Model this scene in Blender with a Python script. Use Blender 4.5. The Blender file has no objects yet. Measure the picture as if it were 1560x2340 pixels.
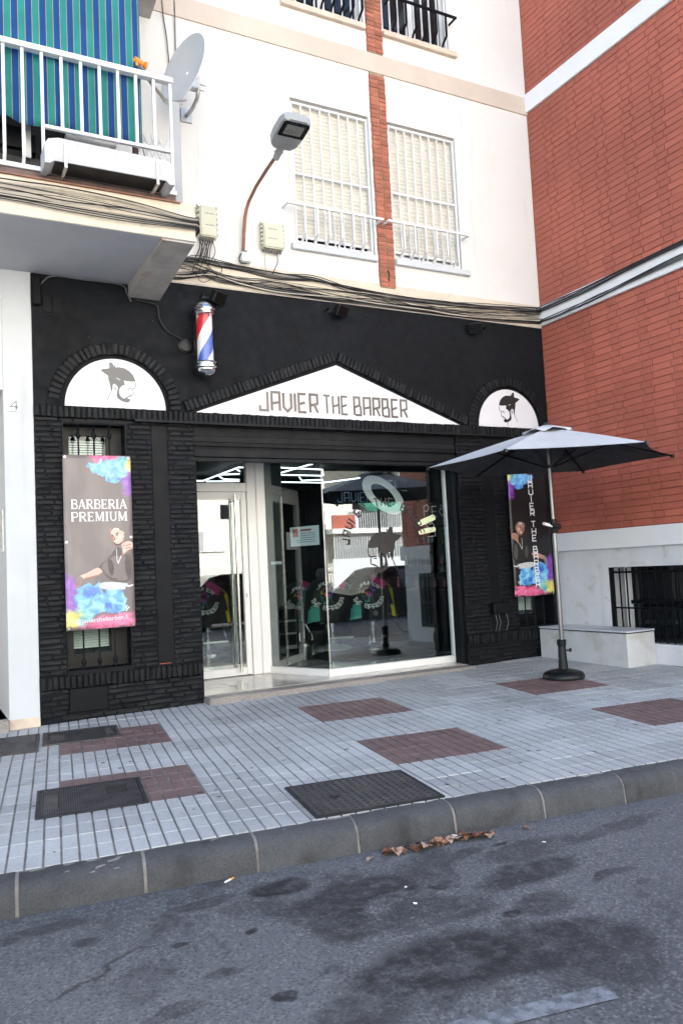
import bpy, bmesh, math, random
from mathutils import Vector, Matrix
R = math.radians
PI = math.pi
rnd = random.Random(7)
C = bpy.context.scene.collection
SC = bpy.context.scene

# ------------------------------------------------------------------ camera
def add_camera():
    yaw, pitch, roll = -0.489075, 0.0706915, -0.0494761
    cy, sy, cp, sp = math.cos(yaw), math.sin(yaw), math.cos(pitch), math.sin(pitch)
    fwd = Vector((-sy * cp, cy * cp, sp)); right = Vector((cy, sy, 0)); up = right.cross(fwd)
    cr, sr = math.cos(roll), math.sin(roll)
    r2 = cr * right + sr * up; u2 = -sr * right + cr * up
    cam = bpy.data.cameras.new('camera'); o = bpy.data.objects.new('camera', cam); C.objects.link(o)
    m = Matrix((r2, u2, -fwd)).transposed().to_4x4(); m.translation = Vector((0, -8, 1.303))
    o.matrix_world = m
    cam.sensor_fit = 'HORIZONTAL'; cam.sensor_width = 36; cam.lens = 1842.2 / 1560 * 36
    cam.clip_start = 0.05; cam.clip_end = 2000
    SC.camera = o
add_camera()

# ------------------------------------------------------------------ light: open shade, sun behind the shop's building
SUN_EL, SUN_AZ = R(46), R(20)          # azimuth from +Y towards +X
w = bpy.data.worlds.new('World'); SC.world = w; w.use_nodes = True
nt = w.node_tree; nt.nodes.clear()
out = nt.nodes.new('ShaderNodeOutputWorld'); bg = nt.nodes.new('ShaderNodeBackground'); sky = nt.nodes.new('ShaderNodeTexSky')
sky.sky_type = 'NISHITA'; sky.sun_disc = False; sky.sun_elevation = SUN_EL; sky.sun_rotation = SUN_AZ
sky.air_density = 1.0; sky.dust_density = 1.0; sky.ozone_density = 1.0
bg.inputs['Strength'].default_value = 0.10
nt.links.new(sky.outputs[0], bg.inputs[0]); nt.links.new(bg.outputs[0], out.inputs[0])
sl = bpy.data.lights.new('sun', 'SUN'); sl.energy = 5.0; sl.angle = R(0.5); sl.color = (1.0, 0.97, 0.93)
so = bpy.data.objects.new('sun', sl); C.objects.link(so)
sd = Vector((math.sin(SUN_AZ) * math.cos(SUN_EL), math.cos(SUN_AZ) * math.cos(SUN_EL), math.sin(SUN_EL)))
so.rotation_euler = sd.to_track_quat('Z', 'Y').to_euler(); so.location = (0, 20, 30)
vs = SC.view_settings
vs.view_transform = 'Standard'; vs.look = 'None'; vs.gamma = 1.0; vs.use_curve_mapping = False
vs.exposure = 2.4
SC.cycles.max_bounces = 8; SC.cycles.diffuse_bounces = 4; SC.cycles.glossy_bounces = 4
SC.cycles.transparent_max_bounces = 16; SC.cycles.sample_clamp_indirect = 6

# ------------------------------------------------------------------ helpers
CAM = Vector((0, -8, 1.303))
class MB:
    """collects geometry that becomes ONE mesh"""
    def __init__(s): s.v = []; s.f = []; s.m = []; s.mi = 0; s.uv = None
    def add(s, verts, faces):
        b = len(s.v); s.v += [tuple(v) for v in verts]
        for f in faces: s.f.append([i + b for i in f]); s.m.append(s.mi)
    def box(s, x0, x1, y0, y1, z0, z1):
        s.add([(x0,y0,z0),(x1,y0,z0),(x1,y1,z0),(x0,y1,z0),(x0,y0,z1),(x1,y0,z1),(x1,y1,z1),(x0,y1,z1)],
              [(0,3,2,1),(4,5,6,7),(0,1,5,4),(1,2,6,5),(2,3,7,6),(3,0,4,7)])
    def cbox(s, x0, x1, y0, y1, z0, z1, c=.01):
        """box with chamfered edges"""
        bm = bmesh.new(); bmesh.ops.create_cube(bm, size=1)
        for v in bm.verts: v.co = Vector(((x0+x1)/2 + v.co.x*(x1-x0), (y0+y1)/2 + v.co.y*(y1-y0), (z0+z1)/2 + v.co.z*(z1-z0)))
        bmesh.ops.bevel(bm, geom=bm.edges[:], offset=c, segments=1 if c < .012 else 2, affect='EDGES', clamp_overlap=True)
        bm.verts.index_update()
        s.add([v.co[:] for v in bm.verts], [[v.index for v in f.verts] for f in bm.faces]); bm.free()
    def quad(s, a, b, c, d): s.add([a,b,c,d], [(0,1,2,3)])
    def prism(s, poly, fn, d0, d1):
        """2D polygon (CCW seen from the front) extruded between depth d0 (front) and d1 by fn(a,b,d)"""
        n = len(poly)
        vv = [fn(a,b,d0) for a,b in poly] + [fn(a,b,d1) for a,b in poly]
        s.add(vv, [list(range(n)), list(range(2*n-1, n-1, -1))] + [(i, i+n, (i+1)%n+n, (i+1)%n) for i in range(n)])
    def tube(s, pts, r, n=8, cap=True):
        pts = [Vector(p) for p in pts]; rs = r if isinstance(r, (list, tuple)) else [r]*len(pts)
        rings = []; prev = None
        for i, p in enumerate(pts):
            t = (pts[min(i+1, len(pts)-1)] - pts[max(i-1, 0)]).normalized()
            if prev is None:
                a = Vector((0,0,1)) if abs(t.z) < .9 else Vector((1,0,0)); nrm = t.cross(a).normalized()
            else:
                nrm = (prev - t*prev.dot(t)).normalized()
            prev = nrm; bn = t.cross(nrm)
            rings.append([p + (nrm*math.cos(2*PI*k/n) + bn*math.sin(2*PI*k/n))*rs[i] for k in range(n)])
        vv = [v for rg in rings for v in rg]; ff = []
        for i in range(len(rings)-1):
            for k in range(n): ff.append((i*n+k, i*n+(k+1)%n, (i+1)*n+(k+1)%n, (i+1)*n+k))
        if cap: ff.append(list(range(n-1, -1, -1))); ff.append(list(range((len(rings)-1)*n, len(rings)*n)))
        s.add(vv, ff)
    def lathe(s, prof, c=(0,0,0), n=20, M=None):
        """profile [(r,z)] bottom to top turned about Z through c, optional matrix M"""
        vv = []; ff = []
        for r, z in prof:
            for k in range(n):
                p = Vector((r*math.cos(2*PI*k/n), r*math.sin(2*PI*k/n), z))
                if M: p = M @ p
                vv.append(p + Vector(c))
        for i in range(len(prof)-1):
            for k in range(n): ff.append((i*n+k, i*n+(k+1)%n, (i+1)*n+(k+1)%n, (i+1)*n+k))
        ff.append(list(range(n-1,-1,-1))); ff.append(list(range((len(prof)-1)*n, len(prof)*n)))
        s.add(vv, ff)
def mesh(mb, name, mats):
    me = bpy.data.meshes.new(name); me.from_pydata(mb.v, [], mb.f)
    mats = mats if isinstance(mats, (list, tuple)) else [mats]
    for m in mats: me.materials.append(m)
    if len(mats) > 1: me.polygons.foreach_set('material_index', mb.m)
    me.update(); return me
def wloc(o):
    p = Vector((0,0,0))
    while o: p += o.location; o = o.parent
    return p
def link(name, data, parent=None, smooth=False, local=False):
    """links a mesh written in world coordinates under its parent (an unrotated thing)"""
    o = bpy.data.objects.new(name, data); C.objects.link(o)
    if parent:
        o.parent = parent
        if data and not local:
            p = wloc(parent)
            if p.length > 0: data.transform(Matrix.Translation(-p))
    if smooth and data:
        data.polygons.foreach_set('use_smooth', [True]*len(data.polygons))
        try: data.set_sharp_from_angle(angle=R(35))
        except Exception: pass
    return o
def obj(name, mb, mats, parent=None, smooth=False, local=False): return link(name, mesh(mb, name, mats), parent, smooth, local)
def tag(o, label=None, cat=None, group=None, kind=None):
    if label: o['label'] = label
    if cat: o['category'] = cat
    if group: o['group'] = group
    if kind: o['kind'] = kind
    return o
def thing(name, label, cat, loc=(0,0,0), group=None, rot=None):
    o = bpy.data.objects.new(name, None); C.objects.link(o); o.empty_display_size = .1
    o.location = loc
    if rot: o.rotation_euler = rot
    return tag(o, label, cat, group)
def boxo(name, m, parent, *a, c=0):
    b = MB(); (b.cbox(*a, c=c) if c else b.box(*a)); return obj(name, b, m, parent)
def copy_tree(o, parent=None):
    c = o.copy(); C.objects.link(c)
    if parent: c.parent = parent
    for ch in list(o.children): copy_tree(ch, c)
    return c
def XZ(y0=0, s=1): return lambda a, b, d: (a, y0 + d, b)

# ------------------------------------------------------------------ materials
MATS = {}
def nodes(name):
    m = bpy.data.materials.new(name); m.use_nodes = True; MATS[name] = m
    t = m.node_tree; b = t.nodes['Principled BSDF']; return m, t, b
def N(t, kind, **k):
    n = t.nodes.new(kind)
    for a, v in k.items():
        if a.startswith('i_'):
            key = a[2:]; key = int(key) if key.isdigit() else key.replace('_', ' ')
            n.inputs[key].default_value = v
        else: setattr(n, a, v)
    return n
def noise(t, vec, scale, detail=4, rough=.55, dist=0):
    n = N(t, 'ShaderNodeTexNoise'); n.inputs['Scale'].default_value = scale; n.inputs['Detail'].default_value = detail
    n.inputs['Roughness'].default_value = rough; n.inputs['Distortion'].default_value = dist
    if vec is not None: t.links.new(vec, n.inputs['Vector'])
    return n.outputs['Fac']
def ramp(t, fac, lo, hi, a=0., b=1.):
    n = N(t, 'ShaderNodeMapRange', interpolation_type='SMOOTHSTEP'); n.inputs['From Min'].default_value = lo; n.inputs['From Max'].default_value = hi
    n.inputs['To Min'].default_value = a; n.inputs['To Max'].default_value = b
    t.links.new(fac, n.inputs['Value']); return n.outputs['Result']
def mixc(t, fac, a, b, mode='MIX'):
    n = N(t, 'ShaderNodeMix', data_type='RGBA', blend_type=mode)
    for i, v in ((0, fac), (6, a), (7, b)):
        if hasattr(v, 'is_output'): t.links.new(v, n.inputs[i])
        elif i == 0: n.inputs[0].default_value = v
        else: n.inputs[i].default_value = (*v, 1)
    return n.outputs[2]
def math_(t, op, a, b=None):
    n = N(t, 'ShaderNodeMath', operation=op)
    for i, v in enumerate((a, b)):
        if v is None: continue
        if hasattr(v, 'is_output'): t.links.new(v, n.inputs[i])
        else: n.inputs[i].default_value = v
    return n.outputs[0]
def wpos(t): return N(t, 'ShaderNodeNewGeometry').outputs['Position']
def mat(name, col, rough=.6, metal=0., var=.12, vscale=3., bump=0., bscale=60., rand=0., spec=.5, stain=None, fine=0., fscale=90., speck=None, streak=None):
    """procedural paint / stone / metal with tone variation, optional stain (col, scale, lo, hi, amount), speckle and relief"""
    m, t, b = nodes(name); P = wpos(t)
    base = mixc(t, ramp(t, noise(t, P, vscale, 6), .3, .7), tuple(c*(1-var) for c in col), tuple(min(1, c*(1+var)) for c in col))
    if fine:
        base = mixc(t, ramp(t, noise(t, P, fscale, 3), .3, .7), base, mixc(t, 1., base, (1-fine,)*3, 'MULTIPLY'))
    if stain:
        sc, ss, lo, hi, am = stain
        f = ramp(t, noise(t, P, ss, 7, .62, .3), lo, hi, 0, am); base = mixc(t, f, base, sc)
    if streak:                                            # rain streaks: noise drawn out vertically
        sc, am = streak; q = N(t, 'ShaderNodeVectorMath', operation='MULTIPLY'); q.inputs[1].default_value = (9, 9, .55); t.links.new(P, q.inputs[0])
        f = math_(t, 'MULTIPLY', ramp(t, noise(t, q.outputs[0], 1.0, 5, .6), .54, .78, 0, am), ramp(t, noise(t, P, .9, 3), .42, .62)); base = mixc(t, f, base, sc)
    if speck:
        sc, ss, lo, hi = speck
        v = N(t, 'ShaderNodeTexVoronoi'); v.inputs['Scale'].default_value = ss; t.links.new(P, v.inputs['Vector'])
        base = mixc(t, ramp(t, v.outputs['Distance'], lo, hi, 1, 0), base, sc)
    if rand:
        oi = N(t, 'ShaderNodeObjectInfo'); f = ramp(t, oi.outputs['Random'], 0, 1, 1-rand, 1+rand*.6)
        cmb = N(t, 'ShaderNodeCombineColor'); [t.links.new(f, cmb.inputs[i]) for i in range(3)]
        base = mixc(t, 1., base, cmb.outputs[0], 'MULTIPLY')
    t.links.new(base, b.inputs['Base Color'])
    b.inputs['Metallic'].default_value = metal; b.inputs['Specular IOR Level'].default_value = spec
    t.links.new(ramp(t, noise(t, P, 9, 4), .3, .7, max(.03, rough*.85), min(1, rough*1.12)), b.inputs['Roughness'])
    if bump:
        bp = N(t, 'ShaderNodeBump'); bp.inputs['Strength'].default_value = min(1, bump); bp.inputs['Distance'].default_value = .006
        t.links.new(noise(t, P, bscale, 6, .6), bp.inputs['Height']); t.links.new(bp.outputs[0], b.inputs['Normal'])
    return m
def emit(name, col, st):
    m, t, b = nodes(name)
    b.inputs['Base Color'].default_value = (.8,.8,.8,1); b.inputs['Emission Color'].default_value = (*col, 1); b.inputs['Emission Strength'].default_value = st
    return m
def glassm(name, f0=.085, tint=(.90,.95,.945), rough=0.0):
    """clear pane: see-through plus a mirror share that grows towards grazing view (Schlick)"""
    m = bpy.data.materials.new(name); m.use_nodes = True; t = m.node_tree; t.nodes.clear()
    o = N(t, 'ShaderNodeOutputMaterial'); mx = N(t, 'ShaderNodeMixShader'); tr = N(t, 'ShaderNodeBsdfTransparent'); gl = N(t, 'ShaderNodeBsdfGlossy')
    tr.inputs[0].default_value = (*tint, 1); gl.inputs['Roughness'].default_value = rough
    gl.inputs['Color'].default_value = (.97,.98,.98,1)
    g = N(t, 'ShaderNodeNewGeometry'); d = N(t, 'ShaderNodeVectorMath', operation='DOT_PRODUCT'); t.links.new(g.outputs['Normal'], d.inputs[0]); t.links.new(g.outputs['Incoming'], d.inputs[1])
    c = math_(t, 'POWER', math_(t, 'SUBTRACT', 1.0, math_(t, 'ABSOLUTE', d.outputs['Value'])), 5.0)
    f = math_(t, 'ADD', math_(t, 'MULTIPLY', c, 1-f0), f0)
    P = wpos(t); bp = N(t, 'ShaderNodeBump'); bp.inputs['Strength'].default_value = .02; bp.inputs['Distance'].default_value = .02
    t.links.new(noise(t, P, 1.1, 1), bp.inputs['Height']); t.links.new(bp.outputs[0], gl.inputs['Normal'])
    t.links.new(f, mx.inputs[0]); t.links.new(tr.outputs[0], mx.inputs[1]); t.links.new(gl.outputs[0], mx.inputs[2]); t.links.new(mx.outputs[0], o.inputs[0])
    return m

M_white = mat('white_render', (.68,.668,.645), .8, var=.025, vscale=1.2, bump=.25, bscale=35, stain=((.58,.50,.41), 1.1, .56, .80, .45), streak=((.38,.34,.29), .65))
M_whitelow = mat('white_paint_wall', (.54,.565,.59), .75, var=.03, vscale=2, bump=.3, bscale=30, stain=((.50,.44,.36), 3, .64, .8, .5), streak=((.36,.35,.34), .40))
M_cream = mat('cream_render', (.56,.475,.40), .8, var=.05, vscale=2.5, bump=.2, bscale=40, stain=((.50,.37,.29), 5, .56, .75, .35), streak=((.38,.28,.22), .6))
M_cornice = mat('worn_cornice_render', (.62,.55,.45), .8, var=.08, vscale=4, bump=.4, bscale=40, stain=((.36,.30,.24), 9, .55, .75, .6))
M_soffit = mat('grey_soffit_paint', (.48,.49,.53), .8, var=.06, vscale=1.5, bump=.2, bscale=50)
M_beam = mat('bare_concrete_beam', (.40,.38,.36), .9, var=.15, vscale=5, bump=.6, bscale=60, stain=((.36,.20,.12), 3, .52, .7, .7))
M_black = mat('black_wall_paint', (.0046,.0057,.0080), .68, spec=.17, var=.3, vscale=1.3, bump=.2, bscale=50, stain=((.009,.0098,.0115), 2.2, .60, .8, .6), speck=((.3,.3,.3), 9, .018, .022))
M_bbrick = mat('black_painted_brick', (.0042,.0053,.0074), .56, spec=.24, var=.3, vscale=4, bump=.5, bscale=55, rand=.35, stain=((.0105,.0115,.013), 7, .58, .8, .5))
M_bmortar = mat('black_painted_mortar', (.0026,.0032,.0044), .75, spec=.22, var=.2, bump=.4)
M_bsteel = mat('black_steel', (.0040,.0050,.0070), .52, spec=.17, var=.2, vscale=5)
M_dsteel = mat('dark_grey_steel', (.0065,.0076,.0098), .52, spec=.18, var=.2, vscale=3, stain=((.018,.0185,.02), 6, .55, .8, .4))
M_rbrick = mat('red_painted_brick', (.42,.116,.076), .62, var=.14, vscale=.9, bump=.25, bscale=90, rand=.10)
M_rmortar = mat('red_painted_mortar', (.25,.063,.042), .75, var=.1, bump=.3)
M_rband = mat('pale_band_paint', (.78,.785,.80), .7, var=.04, vscale=2, bump=.25, bscale=40, stain=((.45,.42,.38), 6, .62, .8, .4))
M_plinth = mat('rough_white_plinth', (.62,.63,.65), .85, var=.05, vscale=3, bump=.8, bscale=28, stain=((.33,.31,.27), 4, .56, .76, .6), streak=((.34,.33,.30), .4))
M_obrick = mat('orange_brick', (.38,.125,.075), .75, var=.18, vscale=8, bump=.4, bscale=80, rand=.22)
M_omortar = mat('sandy_mortar', (.33,.23,.15), .9, var=.15, vscale=9, bump=.5)
M_tile = mat('grey_paving', (.430,.450,.465), .62, var=.10, vscale=1.3, bump=.3, bscale=120, rand=.15, fine=.22, fscale=110, stain=((.19,.185,.17), 4, .54, .76, .6), speck=((.06,.06,.06), 7, .05, .07))
M_tiler = mat('maroon_paving', (.185,.120,.118), .55, var=.12, vscale=3, bump=.25, bscale=120, rand=.12, fine=.2, fscale=160)
M_joint = mat('dirty_joint', (.195,.188,.178), .9, var=.3, vscale=6, bump=.5)
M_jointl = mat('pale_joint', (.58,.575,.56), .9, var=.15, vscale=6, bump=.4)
M_jointr = mat('reddish_joint', (.24,.17,.16), .9, var=.2, vscale=6, bump=.4)
M_kerb = mat('kerb_concrete', (.060,.064,.071), .75, var=.18, vscale=2.2, bump=.9, bscale=60, fine=.3, fscale=90, rand=.16, stain=((.018,.018,.019), 2.4, .50, .66, .8), streak=((.13,.128,.125), .5))
M_kjoint = mat('kerb_mortar', (.20,.19,.178), .9, var=.25, vscale=8, bump=.6)
M_ribm = mat('foot_worn_iron', (.062,.060,.068), .5, metal=.25, var=.2, vscale=6, stain=((.045,.04,.04), 6, .55, .75, .6))
M_iron = mat('cast_iron', (.024,.023,.027), .6, metal=.3, var=.2, vscale=5, bump=.4, bscale=90, stain=((.05,.045,.042), 7, .58, .75, .5))
M_irond = mat('worn_cast_iron', (.065,.058,.056), .8, metal=.1, var=.2, vscale=7, bump=.4, stain=((.13,.12,.11), 5, .55, .75, .6))
M_granite = mat('pink_granite', (.36,.33,.31), .5, var=.1, bump=.15, speck=((.10,.09,.085), 120, .3, .42), fine=.4, fscale=140)
M_marble = mat('polished_beige_tile', (.46,.43,.38), .12, var=.08, vscale=2.5)
M_walu = mat('white_lacquered_aluminium', (.78,.78,.77), .38, var=.02, vscale=1)
M_wmetal = mat('white_painted_iron', (.68,.69,.70), .5, var=.04, vscale=6, stain=((.35,.28,.22), 16, .68, .78, .5))
M_shut = mat('cream_shutter_plastic', (.66,.63,.55), .55, var=.03, vscale=5)
M_steel = mat('brushed_steel', (.62,.60,.56), .22, metal=1., var=.04)
M_chrome = mat('chrome', (.72,.73,.74), .10, metal=1., var=.03)
M_galv = mat('galvanised_steel', (.48,.48,.47), .4, metal=.8, var=.12, vscale=8)
M_dish = mat('grey_dish_paint', (.62,.66,.72), .45, var=.03)
M_orange = mat('orange_plastic', (.75,.27,.04), .5, var=.06)
M_rust = mat('rusty_pipe', (.27,.13,.085), .7, metal=.2, var=.2, vscale=9, bump=.3)
M_lampg = mat('grey_lamp_housing', (.33,.34,.35), .45, var=.04)
M_lampglass = mat('lamp_glass', (.005,.0055,.006), .3, spec=.2, var=.1)
M_led = mat('led_panel_unlit', (.20,.205,.20), .3, var=.1, vscale=40)
M_beige = mat('beige_plastic_box', (.54,.53,.42), .55, var=.05, vscale=4)
M_greybox = mat('grey_plastic_box', (.58,.59,.60), .5, var=.05)
M_cblack = mat('black_cable', (.018,.018,.019), .5, var=.2)
M_cgrey = mat('grey_cable', (.12,.12,.12), .6, var=.2)
M_cpale = mat('pale_cable', (.42,.38,.31), .6, var=.2)
M_bplastic = mat('black_plastic', (.006,.0065,.0075), .42, spec=.35, var=.15)
M_sign = mat('white_sign_panel', (.68,.69,.72), .35, var=.015, vscale=2)
M_letter = mat('bronzed_mirror_letters', (.125,.105,.095), .35, metal=.35, var=.35, vscale=2.2)
M_greyink = mat('grey_print', (.15,.147,.145), .5, var=.05)
M_blackink = mat('black_print', (.012,.012,.013), .45, var=.1)
M_decal = mat('dark_window_vinyl', (.035,.031,.030), .6, var=.15)
M_wink = mat('white_print', (.82,.82,.84), .5, var=.02)
M_canvas = mat('pale_grey_canvas', (.52,.54,.57), .85, var=.03, vscale=5, bump=.15, bscale=300)
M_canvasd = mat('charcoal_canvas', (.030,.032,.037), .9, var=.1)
M_tubepole = mat('grey_pole', (.22,.22,.225), .35, metal=.8, var=.06)
M_bench = mat('painted_bench', (.52,.53,.54), .6, var=.07, vscale=2.5, bump=.35, bscale=40, stain=((.33,.30,.22), 3.5, .50, .72, .6), streak=((.30,.29,.26), .4))
M_benchtop = mat('bench_top_slab', (.50,.53,.58), .4, var=.08, vscale=3)
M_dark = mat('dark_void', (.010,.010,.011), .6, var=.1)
M_darkglass = mat('dark_window_glass', (.012,.014,.015), .06, var=.1)
M_frost = mat('frosted_glass', (.50,.51,.50), .3, var=.3, vscale=40, fine=.5, fscale=70)
M_brownframe = mat('dark_brown_frame', (.013,.0125,.012), .5, spec=.3, var=.15)
M_blind = mat('white_blind_slats', (.72,.74,.70), .5, var=.03)
M_dark_tile = mat('brown_floor_edge', (.13,.085,.075), .7, var=.25, vscale=7)
M_planter = mat('chipped_white_concrete', (.50,.50,.51), .85, var=.06, vscale=8, bump=.8, bscale=30, stain=((.40,.40,.40), 12, .58, .75, .6))
M_stone = mat('beige_sill_stone', (.60,.50,.41), .75, var=.08, vscale=6, stain=((.35,.28,.22), 8, .6, .8, .5))
M_wood = mat('brown_wood', (.10,.055,.04), .7, var=.2)
M_floor_in = mat('grey_shop_floor', (.16,.165,.165), .22, var=.12, vscale=2)
M_wall_in = mat('charcoal_shop_wall', (.022,.025,.028), .7, var=.15)
M_grey_in = mat('grey_shop_wall', (.13,.15,.16), .7, var=.1)
M_leather = mat('black_leather', (.012,.012,.013), .35, var=.2)
M_mirror = mat('mirror', (.55,.58,.6), .03, metal=1., var=.02)
M_yellowcar = mat('dark_car_paint', (.012,.015,.022), .15, var=.1)
M_tyre = mat('tyre_rubber', (.012,.012,.012), .8, var=.2)
M_oppwall = mat('opposite_cream_render', (.80,.76,.67), .85, var=.05, vscale=1)
M_oppwhite = mat('opposite_white_render', (.80,.79,.75), .85, var=.03)
M_green = mat('green_awning', (.03,.16,.11), .8, var=.1)
M_paper = mat('white_paper', (.70,.74,.78), .7, var=.04, vscale=12)
M_redink = mat('red_print', (.42,.10,.06), .6, var=.2)
M_glass = glassm('shop_glass', .135, (.86,.92,.91))
M_glass2 = glassm('window_glass', .04)
M_clear = glassm('clear_cylinder', .03, (.95,.96,.97))
M_bottle = [mat('bottle_white', (.4,.4,.39), .4), mat('bottle_pink', (.35,.06,.12), .4), mat('bottle_blue', (.08,.2,.3), .4), mat('bottle_black', (.015,.015,.015), .3), mat('bottle_smoke', (.06,.06,.06), .2)]
M_leafs = [mat('leaf_brown', (.15,.060,.032), .8, var=.3, vscale=40), mat('leaf_tan', (.26,.125,.07), .8, var=.3, vscale=40), mat('leaf_pale', (.36,.25,.19), .8, var=.2, vscale=40)]
E_neon = emit('white_neon', (.85,.95,1.0), .9)
E_blue = emit('blue_neon', (.25,.5,1.0), .05)
E_ring = emit('ring_led', (.9,.97,1.), .045)
E_yell = emit('vanity_light', (1., .95, .6), .25)
E_pend = emit('neon_words', (.7,.9,1.), .05)

# ================================================================== SETTING
def gz(x, y): return 0.0128*(x-1) + 0.015*y             # the pavement rises a little to the right and falls to the kerb
PA = R(-8.4)                                             # kerb and paving run at an angle to the house front
eu = Vector((math.cos(PA), math.sin(PA), 0)); eu.z = 0.0128*eu.x + 0.015*eu.y; eu.normalize()
en = Vector((-0.0128, -0.015, 1)).normalized(); ev = en.cross(eu).normalized()
PM = Matrix((eu, ev, en)).transposed().to_4x4(); PM.translation = Vector((0, 0, gz(0, 0)))
def pv(u, v, w=0.): return PM @ Vector((u, v, w))
UG, VG, TU, TV = 1.16, -0.41, 0.4275, 0.4013
VK = VG - 8*TV                                           # inner edge of the kerb
ground = MB(); ground.quad((-400,-400,-1.2),(400,-400,-1.2),(400,400,-1.2),(-400,400,-1.2))
tag(obj('ground', ground, mat('bare_ground', (.20,.18,.15), .9, var=.2)), kind='structure')

# ---- road
def asphalt():
    m, t, b = nodes('asphalt'); P = wpos(t)
    base = mixc(t, ramp(t, noise(t, P, .8, 6), .3, .7), (.076,.082,.093), (.124,.130,.141))
    v = N(t, 'ShaderNodeTexVoronoi'); v.inputs['Scale'].default_value = 85; t.links.new(P, v.inputs['Vector'])
    base = mixc(t, math_(t, 'MULTIPLY', ramp(t, v.outputs['Color'], .50, .95), .75), base, (.21,.21,.21))
    base = mixc(t, math_(t, 'MULTIPLY', ramp(t, noise(t, P, 75, 4), .50, .66), .7), base, (.036,.037,.040))
    # oil stains: blotches with a shape of their own
    wob = N(t, 'ShaderNodeVectorMath', operation='MULTIPLY_ADD'); wob.inputs[1].default_value = (.24,.24,0)
    nz = N(t, 'ShaderNodeTexNoise'); nz.inputs['Scale'].default_value = 3.2; nz.inputs['Detail'].default_value = 6; t.links.new(P, nz.inputs['Vector'])
    t.links.new(nz.outputs['Color'], wob.inputs[0]); t.links.new(P, wob.inputs[2])
    tot = None
    for (x, y, rx, ry, am) in [(1.55,-4.27,.15,.08,1.),(1.63,-4.25,.06,.05,1.),(1.72,-4.72,.05,.03,.9),(1.15,-5.2,.05,.03,.9),(.95,-4.55,.04,.02,.8),(2.72,-4.45,.05,.02,.9),(1.25,-4.62,.035,.02,.9),(2.45,-4.45,.18,.05,.6),(2.28,-5.12,.05,.03,.9),(.8,-5.05,.09,.03,.6),(1.18,-4.25,.15,.05,.6),(1.80,-4.55,.34,.13,.8),(1.62,-4.80,.13,.16,.75),(2.00,-4.92,.28,.12,.6),(2.62,-4.82,.26,.11,.75),(2.45,-5.12,.16,.08,.6),(2.35,-5.50,.22,.12,.7),(1.75,-5.30,.36,.18,.9),(2.15,-5.38,.36,.14,.8),(2.95,-5.08,.12,.04,.7),(.46,-4.10,.24,.05,.6),(.75,-4.80,.10,.12,.4),(1.35,-5.45,.16,.12,.7),(2.85,-4.6,.3,.1,.5),(3.4,-4.62,.35,.05,.5),(.62,-4.30,.06,.04,.7),(1.02,-4.9,.05,.03,.7),(2.16,-4.72,.045,.03,.8),(2.05,-4.68,.04,.03,.8)]:
        d = N(t, 'ShaderNodeVectorMath', operation='SUBTRACT'); t.links.new(wob.outputs[0], d.inputs[0]); d.inputs[1].default_value = (x+.12, y+.12, 0)
        k = N(t, 'ShaderNodeVectorMath', operation='MULTIPLY'); t.links.new(d.outputs[0], k.inputs[0]); k.inputs[1].default_value = (1/(rx*1.2), 1/(ry*1.25), 0)
        l = N(t, 'ShaderNodeVectorMath', operation='LENGTH'); t.links.new(k.outputs[0], l.inputs[0])
        f = ramp(t, l.outputs['Value'], .68, 1.14, min(1, am*1.1), 0)
        tot = f if tot is None else math_(t, 'MAXIMUM', tot, f)
    gen = math_(t, 'MULTIPLY', ramp(t, noise(t, P, 1.9, 8, .70, .6), .53, .64), .66)
    tot = math_(t, 'MAXIMUM', tot, gen)
    tot = math_(t, 'MULTIPLY', tot, ramp(t, noise(t, P, 24, 4), .25, .6, .68, 1))
    tot = math_(t, 'MULTIPLY', tot, ramp(t, noise(t, P, 6.5, 6, .65), .32, .54, .45, 1))
    base = mixc(t, math_(t, 'MULTIPLY', tot, .95), base, (.0125,.0120,.013))
    pale = math_(t, 'MULTIPLY', ramp(t, noise(t, P, 6, 7, .7), .66, .76), .5)
    base = mixc(t, pale, base, (.22,.23,.25))
    # cracks
    cv = N(t, 'ShaderNodeTexVoronoi', feature='DISTANCE_TO_EDGE'); cv.inputs['Scale'].default_value = .42
    cw = N(t, 'ShaderNodeVectorMath', operation='MULTIPLY_ADD'); cw.inputs[1].default_value = (.5,.5,0)
    n2 = N(t, 'ShaderNodeTexNoise'); n2.inputs['Scale'].default_value = 2.6; n2.inputs['Detail'].default_value = 8; t.links.new(P, n2.inputs['Vector'])
    t.links.new(n2.outputs['Color'], cw.inputs[0]); t.links.new(P, cw.inputs[2]); t.links.new(cw.outputs[0], cv.inputs['Vector'])
    cr = math_(t, 'MULTIPLY', ramp(t, cv.outputs['Distance'], .0008, .0045, 1, 0), ramp(t, noise(t, P, 1.3, 3), .50, .62))
    base = mixc(t, math_(t, 'MULTIPLY', cr, .75), base, (.025,.024,.024))
    t.links.new(base, b.inputs['Base Color']); b.inputs['Roughness'].default_value = .72; b.inputs['Specular IOR Level'].default_value = .4
    hgt = math_(t, 'ADD', math_(t, 'MULTIPLY', noise(t, P, 130, 4), .7), math_(t, 'MULTIPLY', cr, -1.2))
    bp = N(t, 'ShaderNodeBump'); bp.inputs['Strength'].default_value = .8; bp.inputs['Distance'].default_value = .006
    t.links.new(hgt, bp.inputs['Height']); t.links.new(bp.outputs[0], b.inputs['Normal'])
    return m
WR = -0.160
rb = MB(); nu, nv = 60, 40
for i in range(nu+1):
    for j in range(nv+1):
        u = -30 + 70*i/nu; v = VK - .14 - 13*(j/nv)**1.6
        ww = WR
        rb.v.append(pv(u, v, ww)[:])
for i in range(nu):
    for j in range(nv):
        a = i*(nv+1)+j; rb.f.append([a, a+1, a+nv+2, a+nv+1]); rb.m.append(0)
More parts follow.
